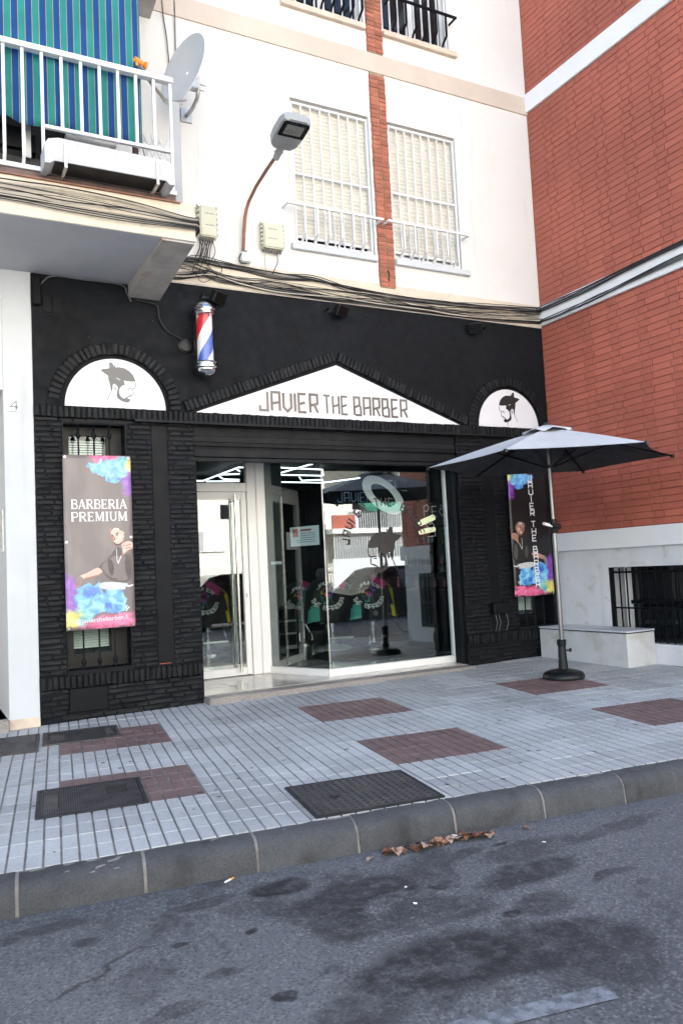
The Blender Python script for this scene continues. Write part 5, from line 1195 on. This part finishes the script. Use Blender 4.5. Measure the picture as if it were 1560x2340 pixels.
b = MB(); b.tube([Vector((1.765,-1.225,5.885)), Vector((1.84,-1.20,5.875))], [.024,.022], 12); b.tube([Vector((1.86,-1.194,5.872)), Vector((1.876,-1.189,5.87))], .033, 14); b.tube([Vector((1.835,-1.2,5.876)), Vector((1.862,-1.193,5.872))], .012, 8); b.tube([Vector((1.785,-1.22,5.88)), Vector((1.785,-1.22,5.83))], .011, 8); obj('receiver', b, M_orange, sdh, True)
b = MB(); b.cbox(2.50,2.64,-.39,-.31,6.30,6.40,.006); b.tube([(2.50,-.37,6.36), tuple(pt0)], .022, 8); b.tube([(2.66,-.36,6.37),(2.72,-.37,6.36)], .007, 5); b.tube([(2.66,-.36,6.31),(2.70,-.37,6.30)], .007, 5); obj('bracket', b, M_galv, sdh)

# ---- street lamp on its pipe
sl_t = thing('street_lamp', 'grey street lamp head on a rusty bent pipe fixed to the white wall', 'street lamp', (3.22, 0, 4.75))
b = MB(); b.tube([(3.185,-.05,4.79),(3.20,-.05,4.98),(3.22,-.055,5.17),(3.232,-.08,5.26),(3.238,-.15,5.325),(3.24,-.35,5.39),(3.24,-.66,5.435),(3.238,-.93,5.455)], .018, 10); obj('pipe', b, M_rust, sl_t, True)
Lm = Matrix.Translation((3.24,-.945,5.46)) @ Matrix.Rotation(R(-11), 4, 'X')         # local -Y runs out along the head
def lampbox(prof, m, name, par):
    b = MB(); vv = []; ff = []; 
    for (y, hw, zb, zt) in prof:
        c = hw*.22
        for (x, z) in ((-hw+c,zb),(hw-c,zb),(hw,zb+.018),(hw,zt-.018),(hw-c,zt),(-hw+c,zt),(-hw,zt-.018),(-hw,zb+.018)): vv.append(Lm @ Vector((x, y, z)))
    for i in range(len(prof)-1):
        for k in range(8): ff.append((i*8+k, i*8+(k+1)%8, (i+1)*8+(k+1)%8, (i+1)*8+k))
    ff.append(list(range(8))[::-1]); ff.append(list(range((len(prof)-1)*8, len(prof)*8))); b.add(vv, ff); return obj(name, b, m, par, True)
b = MB(); b.tube([tuple(Lm @ Vector((0,.06,-.01))), tuple(Lm @ Vector((0,-.10,.01)))], [.034,.038], 10); b.tube([tuple(Lm @ Vector((-.045,-.02,0))), tuple(Lm @ Vector((.045,-.02,0)))], .012, 6); obj('socket', b, M_lampg, sl_t, True)
lampbox([(-.085,.05,-.02,.05),(-.10,.105,-.03,.07),(-.14,.135,-.034,.085),(-.26,.150,-.034,.085),(-.42,.150,-.034,.075),(-.49,.135,-.034,.06),(-.51,.10,-.03,.05)], M_lampg, 'head', sl_t)
b = MB(); b.prism([(-.125,-.285),(.125,-.285),(.135,-.30),(.135,-.46),(.115,-.485),(-.115,-.485),(-.135,-.46),(-.135,-.30)], lambda a, c, d: tuple(Lm @ Vector((a, c, -.0345+d))), -.003, .001); gl_ = obj('glass_cover', b, M_lampglass, sl_t)
b = MB(); b.prism([(-.09,-.32),(.09,-.32),(.09,-.445),(-.09,-.445)], lambda a, c, d: tuple(Lm @ Vector((a, c, -.0385+d))), -.0015, .0005); obj('led_panel', b, M_led, gl_)
bx = thing('junction_box', 'small grey square junction box at the foot of the rusty lamp pipe', 'junction box', (3.21, -.03, 4.72))
b = MB(); b.cbox(3.155,3.275,-.06,0,4.672,4.79,.012); obj('case', b, M_greybox, bx); b = MB(); b.cbox(3.162,3.268,-.066,-.0605,4.68,4.782,.002); obj('lid', b, M_greybox, bx)
def beige_box(x0, x1, z0, z1, d, label):
    t = thing('junction_box', label, 'junction box', ((x0+x1)/2, -.03, z0))
    b = MB(); b.cbox(x0,x1,-d*.55,0,z0,z1,.01); obj('case', b, M_beige, t); b = MB(); b.cbox(x0+.006,x1-.006,-d,-d*.56,z0+.006,z1-.006,.012); obj('lid', b, M_beige, t)
    for s in (x0-.006, x1+.006):
        b = MB(); [b.cbox(s-.008,s+.008,-d*.8,-d*.3,z0+.04+k*(z1-z0-.06)/5,z0+.065+k*(z1-z0-.06)/5,.002) for k in range(6)]; tag(obj('clips', b, M_beige, t), kind='stuff')
    b = MB(); n = int((x1-x0)/.035); [b.tube([(x0+.02+k*.033,-d*.5,z0+.002),(x0+.02+k*.033,-d*.5,z0-.028)], .012, 7) for k in range(n)]; tag(obj('cable_glands', b, M_cgrey, t), kind='stuff')
    b = MB()
    for r_, zz in ((0, .72), (1, .36)): [b.box(x0+.06+q*.022, x0+.073+q*.022, -d-.0006, -d+.0005, z0+(z1-z0)*zz, z0+(z1-z0)*zz+.010+.004*(q%2)) for q in range(5)]
    tag(obj('stencil_marks', b, M_greyink, t), kind='stuff')
beige_box(3.405, 3.655, 4.850, 5.145, .11, 'beige telecom box on the white wall between lamp pipe and barred window')
beige_box(2.69, 2.885, 4.872, 5.22, .10, 'beige telecom box at the end of the balcony with hanging cable ends')

# ---- cables
def cable(pts, r, m, label, group, sag=.0, n=6):
    P_ = [Vector(p) for p in pts]; out = []
    for i in range(len(P_)-1):
        p0, p1, p2, p3 = P_[max(0,i-1)], P_[i], P_[i+1], P_[min(len(P_)-1,i+2)]
        for q in range(n):
            t = q/n; out.append(.5*((2*p1)+(-p0+p2)*t+(2*p0-5*p1+4*p2-p3)*t*t+(-p0+3*p1-3*p2+p3)*t**3))
    out.append(P_[-1]); b = MB(); b.tube(out, r, 5)
    return tag(obj('cable', b, m), label, 'cable', group)
MC = [M_cblack, M_cblack, M_cgrey, M_cblack, M_cpale]
up = [(2.20,4.40),(2.42,4.55),(2.63,4.643),(2.919,4.611),(3.218,4.598),(3.633,4.583),(4.067,4.588),(4.46,4.545),(4.992,4.513),(5.75,4.52),(6.426,4.54),(7.37,4.60)]
lo = [(2.20,4.40),(2.48,4.42),(2.767,4.471),(3.11,4.428),(3.623,4.393),(4.279,4.385),(4.863,4.39),(5.481,4.392),(6.069,4.385),(6.767,4.395),(7.37,4.43)]
md_ = [(2.20,4.42),(2.55,4.56),(3.012,4.464),(3.522,4.48),(4.228,4.465),(4.809,4.481),(5.422,4.444),(6.419,4.47),(7.37,4.53)]
for q in range(7):
    cable([(x+rnd.uniform(-.05,.05), -.025-.012*(q%4), z+rnd.uniform(-.018,.018)+.008*(q-3)) for x, z in up], rnd.uniform(.0035,.008), MC[q%5] if q else M_cblack, 'dark cable running high along the cable ledge above the black shop wall', 'cables along the ledge over the shop')
for q in range(8):
    cable([(x+rnd.uniform(-.05,.05), -.025-.012*(q%4), max(4.378, z+rnd.uniform(-.020,.022)+.006*(q-2))) for x, z in lo], rnd.uniform(.004,.009), MC[(q+1)%5], 'dark cable running low along the cable ledge touching the black shop wall', 'low cables along the ledge over the shop')
for q in range(9):
    cable([(x+rnd.uniform(-.12,.12), -.02-.01*(q%5), z+rnd.uniform(-.05,.05)) for x, z in md_], rnd.uniform(.0025,.005), MC[(q*2)%5], 'thin loose cable crossing the middle of the cable ledge', 'thin cables crossing the ledge over the shop')
for q in range(11):
    z0 = 4.365+.0185*q
    cable([(-3,-1.285,z0+.03+rnd.uniform(-.02,.02)),(-.5,-1.28-.008*(q%3),z0+rnd.uniform(-.03,.03)),(.64,-1.275-.01*(q%4),z0+rnd.uniform(-.02,.03)),(1.14,-1.28-.008*(q%3),z0+rnd.uniform(-.02,.02)),(1.68,-1.285,z0-.01+rnd.uniform(-.015,.015)),(2.16,-1.29,4.385+.010*q),(2.275,-1.27,4.39+.0105*q),(2.30,-1.15,4.39+.011*q),(2.295,-.6,4.42+.008*q),(2.29,-.04,4.44+.008*q)],
          rnd.choice((.003,.004,.004,.006,.009)), MC[(q*2+1)%5], 'cable strung along the balcony edge and round its corner', 'cables along the balcony edge')
for q in range(6):
    zz = 4.60+.010*q
    cable([(7.345-.012*(q%3),.0,zz-.03),(7.345-.012*(q%3),-.3,4.57+.008*q+rnd.uniform(-.015,.015)),(7.34-.01*(q%3),-.9,4.57+.010*q+rnd.uniform(-.015,.015)),(7.34,-1.6,4.60+.008*q),(7.34,-2.4,4.615+.008*q),(7.34,-3.9,4.63+.008*q)], rnd.uniform(.004,.009), MC[q%4], 'cable along the upper edge of the pale band on the red wall', 'cables on the upper edge of the red wall band')
for q in range(5):
    cable([(7.345-.01*(q%3),.0,4.43+.004*q),(7.345-.01*(q%3),-.4,4.40+.010*q+rnd.uniform(-.01,.01)),(7.345-.01*(q%3),-1.0,4.42+.010*q+rnd.uniform(-.02,.02)),(7.345,-1.55,4.445+.008*q),(7.345,-2.3,4.46+.013*q),(7.345,-3.9,4.48+.01*q)], rnd.uniform(.004,.008), MC[(q+1)%4], 'cable along the middle of the pale band on the red wall', 'cables along the middle of the red wall band')
for k, (x, z) in enumerate(((2.74,4.60),(2.83,4.66),(2.69,4.66))):
    cable([(x,-.05,4.86),(x+.03,-.06,4.72),(x-.08,-.06,z-.14),(x-.02,-.07,z-.22),(x+.10,-.06,z-.12),(x+.02,-.05,z)], .004, M_cblack, 'looped thin cable hanging below the beige box at the balcony corner', 'looped cables under the beige box')
for k in range(6): cable([(2.70+.03*k,-.05,4.845),(2.69+.026*k,-.06,4.75+.01*k),(2.64+.03*k,-.04,4.62+rnd.uniform(-.05,.05))], .006, MC[k%3], 'short cable end dropping from the beige box at the balcony corner', 'cable ends under the beige box')
cable([(3.44,-.05,4.825),(3.44,-.04,4.72),(3.445,-.04,4.60)], .005, M_cpale, 'pale cable dropping straight from the beige box by the window', None)
cable([(3.58,-.05,4.825),(3.59,-.04,4.73),(3.56,-.04,4.66),(3.52,-.04,4.58)], .005, M_cblack, 'black cable curling down from the beige box by the window', None)
cable([(3.225,-.055,4.80),(3.17,-.05,4.77),(3.135,-.05,4.71),(3.15,-.05,4.66),(3.22,-.05,4.66)], .007, M_cblack, 'black cable looping round the small grey junction box', None)
cable([(2.385,-.02,8.2),(2.39,-.02,7.4),(2.43,-.02,7.0),(2.45,-.02,6.6),(2.46,-.03,6.3)], .007, M_cgrey, 'grey cable hanging down the white wall left of the satellite dish', None)
cable([(2.525,-.02,8.2),(2.525,-.02,7.4),(2.52,-.02,6.8),(2.53,-.02,6.4)], .007, M_cgrey, 'grey cable running straight down behind the satellite dish', None)
cable([(1.03,-.02,3.98),(1.05,-.02,4.08),(1.12,-.03,4.20),(1.22,-.04,4.265),(1.5,-.03,4.27),(1.86,-.03,4.262),(1.92,-.03,4.18),(1.96,-.03,4.10)], .008, M_cgrey, 'grey cable running under the balcony along the top of the black wall', None)
cable([(2.02,-.03,4.12),(2.2,-.03,4.10),(2.235,-.03,4.05),(2.25,-.02,3.95),(2.33,-.02,3.83),(2.45,-.02,3.77),(2.52,-.02,3.74)], .009, M_cblack, 'black cable drooping on the black wall towards the barber pole', None)
b = MB(); b.lathe([(.03,0),(.075,0),(.085,.02),(.06,.035),(.02,.04)], (2.515,-.0,3.70), 16, Matrix.Rotation(PI/2, 3, 'X')); tag(obj('wall_fixture', b, M_bplastic), 'round black wall fixture left of the barber pole', 'wall fixture')
b = MB(); b.cbox(1.02,1.10,-.06,0,3.96,4.25,.01); tag(obj('cable_duct', b, M_bsteel), 'black painted cable duct at the top left corner of the shop wall', 'cable duct')
vt = thing('vent_grille', 'dull brown vent patch on the black wall above the left half round sign', 'vent', (1.22, 0, 3.98))
for k in range(2): b = MB(); b.cbox(1.115+.095*k,1.20+.095*k,-.010,0,3.91,4.07,.002); obj('panel', b, M_bsteel, vt)
# ---- barber pole
bp_ = thing('barber_pole', 'chrome capped barber pole with red white and blue spiral on the black wall', 'barber pole', (2.68, -.15, 3.36))
def spiral():
    m, t, b = nodes('barber_spiral'); s = N(t, 'ShaderNodeSeparateXYZ'); tc = N(t, 'ShaderNodeTexCoord'); t.links.new(tc.outputs['Object'], s.inputs[0])
    a = N(t, 'ShaderNodeMath', operation='ARCTAN2'); t.links.new(s.outputs['Y'], a.inputs[0]); t.links.new(s.outputs['X'], a.inputs[1])
    f = math_(t, 'FRACT', math_(t, 'ADD', math_(t, 'SUBTRACT', math_(t, 'DIVIDE', a.outputs[0], 2*PI), math_(t, 'DIVIDE', s.outputs['Z'], .80)), 2.70))
    c = mixc(t, math_(t, 'LESS_THAN', f, .25), (.78,.78,.78), (.03,.10,.46)); c = mixc(t, math_(t, 'LESS_THAN', math_(t, 'ABSOLUTE', math_(t, 'SUBTRACT', f, .625)), .125), c, (.55,.02,.03))
    t.links.new(c, b.inputs['Base Color']); b.inputs['Roughness'].default_value = .35; return m
b = MB(); b.lathe([(.082,.13),(.082,.64)], n=28); o = obj('spiral_drum', b, spiral(), bp_, True, True)
b = MB(); b.lathe([(.112,.12),(.112,.645)], n=28); obj('glass_cylinder', b, M_clear, bp_, True, True)
for nm, sg, zb in (('lower_cap', -1, .13), ('upper_cap', 1, .635)):
    b = MB(); pr = [(.118,-.01),(.122,0),(.112,.012),(.112,.03),(.126,.04),(.126,.055),(.116,.062)] + [(.104*math.cos(R(q)), .066+.075*math.sin(R(q))) for q in range(0, 90, 12)] + [(.004,.141)]
    b.lathe([(r, zb+sg*z) for r, z in (pr if sg > 0 else pr)], n=28); b.f = [f if sg > 0 else f[::-1] for f in b.f]; obj(nm, b, M_chrome, bp_, True, True)
for z in (.20, .57): b = MB(); b.box(-.03,.03,.10,.15,z-.02,z+.02); obj('bracket', b, M_chrome, bp_, False, True)
# ---- floodlights
def flood(x, z, yaw, label):
    t = thing('floodlight', label, 'floodlight', (x, 0, z)); Mf = Matrix.Rotation(yaw, 4, 'Z') @ Matrix.Translation((0,-.12,-.02)) @ Matrix.Rotation(R(28), 4, 'X')
    def tr(b): b.v = [tuple(Mf @ Vector(v)) for v in b.v]; return b
    b = MB(); b.cbox(-.09,.09,-.035,.02,-.065,.065,.008); obj('housing', tr(b), M_bplastic, t, False, True)
    b = MB(); b.box(-.075,.075,-.037,-.0352,-.052,.052); obj('lens', tr(b), M_lampglass, t, False, True)
    b = MB(); [b.box(-.08+.018*k,-.072+.018*k,.02,.04,-.055,.055) for k in range(9)]; tag(obj('cooling_fins', tr(b), M_bplastic, t, False, True), kind='stuff')
    b = MB(); b.box(-.10,-.095,-.10,0,-.012,.012); b.box(.095,.10,-.10,0,-.012,.012); b.box(-.0945,.0945,-.006,0,-.012,.012); obj('bracket', b, M_bplastic, t, False, True)
flood(2.80, 4.245, R(30), 'black floodlight under the cables above the barber pole'); flood(4.28, 4.255, R(22), 'black floodlight under the cables above the middle of the gable'); flood(6.30, 4.25, R(-35), 'black floodlight with a pale lens nearest the red building')
eb = thing('socket_box', 'black wall box with hanging wires on the right brick pier', 'wall box', (6.36, 0, .7)); b = MB(); b.cbox(6.25,6.50,-.10,-.015,.665,.80,.01); obj('case', b, M_bsteel, eb)
for x in (6.29,6.34,6.46): b = MB(); b.tube([(x,-.06,.665),(x+.02,-.07,.55),(x-.01,-.06,.45)], .004, 5); obj('wire', b, M_cgrey, eb)

# ================================================================== PARASOL
PX, PY = 6.03, -1.465; PZ = gz(PX, PY)
um = thing('parasol', 'pale grey canvas parasol with dark underside on a black weighted base', 'parasol', (PX, PY, PZ))
tilt = Matrix.Translation((PX, PY, PZ)) @ Matrix.Rotation(R(-.6), 4, 'Y')
apz, tz, rr = 2.70, 2.345, 1.30
def canopy(off, m, name):
    b = MB(); nr_, ns = 10, 12; idx = {}
    for s in range(6):
        a0, a1 = R(30+60*s), R(90+60*s)
        for i in range(nr_+1):
            for j in range(ns+1):
                k = .06+.94*i/nr_; q = j/ns
                p0 = Vector((math.cos(a0), math.sin(a0), 0)); p1 = Vector((math.cos(a1), math.sin(a1), 0)); p = p0.lerp(p1, q)*rr*k
                sagr = 1-.055*math.sin(PI*q)*k**3; zz = apz-(apz-tz)*(k**1.12)
                zz -= .030*math.sin(PI*q)*math.sin(PI*min(1, k*1.02))*.9
                b.v.append((PX+p.x*sagr, PY+p.y*sagr, zz+off))
        o0 = s*(nr_+1)*(ns+1)
        for i in range(nr_):
            for j in range(ns): a = o0+i*(ns+1)+j; b.f.append([a, a+ns+1, a+ns+2, a+1]); b.m.append(0)
    o = obj(name, b, m, um, True); return o
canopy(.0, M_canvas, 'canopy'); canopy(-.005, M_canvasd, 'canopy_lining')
b = MB()                                                  # wavy vent flap over the crown
for i in range(4):
    for j in range(37):
        a = 2*PI*j/36; r = .04+.075*i; b.v.append((PX+r*math.cos(a), PY+r*math.sin(a), apz+.035-.022*i-.010*(i/3)**2+(.016*math.sin(6*a+.5)+.008*math.sin(11*a))*(i/3)**2+.004))
for i in range(3):
    for j in range(36): a = i*37+j; b.f.append([a, a+37, a+38, a+1]); b.m.append(0)
o = obj('vent_flap', b, M_canvas, um, True); md = o.modifiers.new('thickness', 'SOLIDIFY'); md.thickness = .003
b = MB(); b.lathe([(.045,0),(.05,.02),(.03,.04),(.01,.05)], (PX,PY,apz+.02), 14); obj('finial', b, M_canvasd, um, True)
for s in range(6):
    a = R(30+60*s); d = Vector((math.cos(a), math.sin(a), 0)); c0 = Vector((PX, PY, 0))
    b = MB(); b.tube([c0+d*.05+Vector((0,0,apz-.03)), c0+d*.65+Vector((0,0,apz-(apz-tz)*.5**1.12-.014)), c0+d*1.29+Vector((0,0,tz-.010))], .009, 6); rb_ = obj('rib', b, M_bsteel, um)
    b = MB(); b.tube([c0+d*.04+Vector((0,0,2.28)), c0+d*.66+Vector((0,0,apz-(apz-tz)*.5**1.12-.03))], .007, 6); obj('strut', b, M_bsteel, rb_)
    b = MB(); b.cbox(*[v for p in ((c0+d*1.305).x, (c0+d*1.305).y) for v in (p-.016, p+.016)], tz-.03, tz+.006, .004); obj('rib_tip', b, M_bplastic, rb_)
b = MB(); b.tube([(PX,PY,PZ+1.60),(PX-.01,PY,apz)], .018, 12); obj('upper_pole', b, M_tubepole, um, True)
b = MB(); b.tube([(PX+.006,PY,PZ+.30),(PX,PY,PZ+1.56)], .0235, 14); obj('lower_pole', b, M_tubepole, um, True)
b = MB(); b.tube([(PX,PY,PZ+1.53),(PX,PY,PZ+1.59),(PX,PY,PZ+1.61),(PX,PY,PZ+1.68)], [.036,.05,.048,.028], 14); b.tube([(PX-.05,PY-.03,PZ+1.60),(PX+.05,PY-.03,PZ+1.60)], .034, 10); hs = obj('crank_housing', b, M_bplastic, um, True)
b = MB(); b.tube([(PX-.05,PY-.03,PZ+1.60),(PX-.09,PY-.03,PZ+1.615)], .009, 7); b.tube([(PX-.09,PY-.035,PZ+1.615),(PX-.17,PY-.035,PZ+1.635)], .016, 8); obj('crank_handle', b, M_walu, hs, True)
b = MB(); b.lathe([(.02,2.27),(.045,2.27),(.05,2.30),(.02,2.31)], (PX,PY,0), 14); obj('runner', b, M_bplastic, um)
b = MB(); b.lathe([(.214,0),(.218,.018),(.212,.040),(.195,.062),(.15,.080),(.09,.092),(.055,.098)], (PX,PY,PZ+.002), 36); obj('base', b, M_bplastic, um, True)
b = MB(); b.lathe([(.052,.09),(.045,.20),(.040,.335),(.046,.34),(.050,.36),(.050,.395),(.040,.405),(.026,.406)], (PX,PY,PZ), 20); sv = obj('base_sleeve', b, M_bplastic, um, True)
b = MB(); b.tube([(PX+.03,PY-.03,PZ+.29),(PX+.085,PY-.05,PZ+.29)], [.008,.010], 8); b.tube([(PX+.07,PY-.045,PZ+.27),(PX+.075,PY-.046,PZ+.31)], .012, 8); obj('clamp_knob', b, M_bplastic, sv)

# ================================================================== ON THE GROUND
def cover(u0, u1, v0, v1, label, style):
    t = thing('manhole_cover', label, 'manhole cover'); t.matrix_world = PM @ Matrix.Translation(((u0+u1)/2, (v0+v1)/2, .0058))
    U, V = (u1-u0)/2, (v1-v0)/2; L = dict(parent=t, local=True); m = M_iron if style != 'worn' else M_irond
    b = MB(); f = .022
    for (a, c, d, e) in ((-U,U,V-f,V),(-U,U,-V,-V+f),(-U,-U+f,-V+f,V-f),(U-f,U,-V+f,V-f)): b.box(a, c, d, e, -.03, .0045)
    obj('rim', b, m, **L)
    b = MB(); b.box(-U+f+.003, U-f-.003, -V+f+.003, V-f-.003, -.03, -.0015); pl_ = obj('plate', b, m, **L)
    if style == 'grid':
        nx_, ny_ = 15, 12; su, svv = (2*U-2*f-.02)/nx_, (2*V-2*f-.02)/ny_; b = MB()
        for i in range(nx_+1): x = -U+f+.01+su*i; b.box(x-su*.27, x+su*.27, -V+f+.004, V-f-.004, -.0012, .0040)
        obj('bars', b, M_ribm, **L); b = MB()
        for j in range(ny_+1): y = -V+f+.01+svv*j; b.box(-U+f+.004, U-f-.004, y-svv*.26, y+svv*.26, -.0012, .0036)
        obj('bars', b, M_ribm, **L)
        b = MB(); b.lathe([(.001,.0),(.06,.0),(.06,.0052),(.001,.0052)], (.03,.06,0), 24); obj('boss', b, M_irond, **L)
        b = MB(); b.lathe([(.02,.0),(.034,.0),(.034,.006),(.02,.006)], (-.18,-.02,0), 18); obj('lifting_eye', b, M_dark, **L)
        for q, o_ in enumerate(()): pass
    else:
        b = MB(); n = 44 if style == 'ribs' else 30; w_ = (2*U-2*f-.012)/n
        for i in range(n):
            x = -U+f+.006+w_*(i+.5)
            if style == 'ribs' and U*.28 < x < U*.72: b.box(x-w_*.3, x+w_*.3, -V+f+.005, V*.02, -.0012, .0032); b.box(x-w_*.3, x+w_*.3, V*.62, V-f-.005, -.0012, .0032)
            elif style == 'ribs' and -U*.85 < x < -U*.6: b.box(x-w_*.3, x+w_*.3, -V+f+.005, -V*.5, -.0012, .0032); b.box(x-w_*.3, x+w_*.3, V*.5, V-f-.005, -.0012, .0032)
            else: b.box(x-w_*.3, x+w_*.3, -V+f+.005, V-f-.005, -.0012, .0032)
        tag(obj('ribs', b, M_ribm, **L), kind='stuff')
        if style == 'ribs':
            b = MB(); b.box(U*.29, U*.71, V*.04, V*.60, -.001, .002); obj('name_recess', b, M_dark, **L)
            b = MB(); b.box(-U*.84, -U*.61, -V*.48, V*.48, -.001, .0026); obj('label_plate', b, M_irond, **L)
        else:
            b = MB(); b.box(-U*.80, -U*.45, -V*.45, V*.3, -.001, .0045); obj('label_plate', b, M_irond, **L); b = MB(); b.box(U*.66, U*.84, -V*.3, V*.5, -.001, .0045); obj('label_plate', b, M_irond, **L)
cover(2.470, 3.250, VK+.012, -2.965, 'dark cast iron cover with a grid of holes beside the kerb', 'grid')
cover(1.020, 1.662, -2.835, -2.215, 'ribbed dark iron cover with a recessed panel over the maroon tiles', 'ribs')
cover(1.028, 1.650, -.800, -.270, 'worn brownish iron cover against the shop next to the maroon tiles', 'worn')
cover(.600, 1.004, -.985, -.270, 'worn iron cover at the left edge in front of the white pillar', 'worn')

def at_uv(x, y, w_=0.):
    a = PM.inverted() @ Vector((x, y, 0)); return pv(a.x, a.y, w_)
def leaf(x, y, size, m, label, group):
    r = rnd; b = MB(); n = 7; pts = []
    for k in range(n):
        s = k/(n-1); wd = math.sin(PI*min(1, s*.97+.02))**.8*.40*(1+r.uniform(-.35,.25))
        pts.append((s-.5, wd, .12*math.sin(PI*s)+r.uniform(-.04,.04)))
    vv = []
    for (s, wd, h) in pts: vv += [(s, -wd, h+wd*r.uniform(.1,.5)), (s, 0, h-.02), (s, wd, h+wd*r.uniform(.1,.5))]
    b.add([(a*size, c*size, max(.002, (d+.08)*size)) for a, c, d in vv], [(3*k+q, 3*k+3+q, 3*k+4+q, 3*k+1+q) for k in range(n-1) for q in (0, 1)])
    o = obj('dry_leaf', b, m); o.location = at_uv(x, y, WR+.004); o.rotation_euler = (r.uniform(-.25,.35), r.uniform(-.25,.25), r.uniform(0, 6.28)); return tag(o, label, 'leaf', group)
for k in range(26):
    s = k/25; x = 2.17+.62*s+rnd.uniform(-.03,.03); y = -4.215-.094*s+rnd.uniform(-.035,.015)
    leaf(x, y, rnd.uniform(.05,.095), rnd.choice(M_leafs), 'dry brown leaf heaped in the gutter against the kerb', 'dry leaves in the gutter')
for k, (x, y) in enumerate(((3.0,-4.36),(2.07,-4.24))): leaf(x, y, .05, M_leafs[k+1], 'single dry leaf lying apart in the gutter ' + ('right' if k == 0 else 'left') + ' of the leaf heap', None)
leaf(2.02, -2.72, .028, M_leafs[1], 'x', None); bpy.data.objects[C.objects[-1].name].location = at_uv(2.02, -2.72, .004); tag(C.objects[-1], 'tiny dry leaf on the grey paving above the grid cover')
ct = thing('cigarette_end', 'white and orange cigarette end at the foot of the kerb', 'cigarette end'); ct.location = at_uv(1.36, -4.065, WR+.008); ct.rotation_euler = (0, 0, .5)
b = MB(); b.tube([(-.03,0,0),(.012,0,0)], .005, 8); obj('paper', b, M_wink, ct, False, True); b = MB(); b.tube([(.012,0,0),(.034,0,0)], .0051, 8); obj('filter', b, M_orange, ct, False, True)
b = MB(); b.add([(-.03,-.02,.004),(.02,-.03,.012),(.035,.01,.004),(-.01,.03,.014)], [(0,1,2,3)]); o = obj('paper_scrap', b, M_paper); o.location = at_uv(2.60, -4.26, WR+.01); tag(o, 'white paper scrap among the dry leaves in the gutter', 'litter')
for k, (x, y) in enumerate(((2.02,-4.66),(1.96,-4.83),(2.92,-4.60))):
    b = MB(); b.add([(-.018,-.01,.003),(.0,-.016,.006),(.018,-.004,.003),(.010,.014,.007),(-.012,.012,.004)], [(0,1,2,3,4)]); o = obj('litter', b, M_wink); s_ = rnd.uniform(.45,.75); o.scale = (s_, s_, 1); o.rotation_euler.z = k*1.3; o.location = at_uv(x, y, WR+.012); tag(o, 'tiny white scrap of litter lying out on the road', 'litter', 'white scraps on the road')
gum = MB()                                                 # chewing gum spots and grit trodden into the paving
for k in range(260):
    u, v = rnd.uniform(.6, 7.2), rnd.uniform(VK+.05, .6); p = PM.inverted(); s_ = rnd.uniform(.005,.017); n = 9; c = pv(u, v, .0016); c0 = len(gum.v)
    if c.y > -.1: continue
    for q in range(n): a = 2*PI*q/n; rr_ = s_*(1+rnd.uniform(-.25,.25)); gum.v.append(pv(u+rr_*math.cos(a), v+rr_*.8*math.sin(a), .0016)[:])
    gum.f.append([c0+q for q in range(n)]); gum.m.append(0)
g_ = obj('gum_spots', gum, M_bplastic, pave, False, True); g_.matrix_parent_inverse = PM.inverted(); tag(g_, kind='stuff')
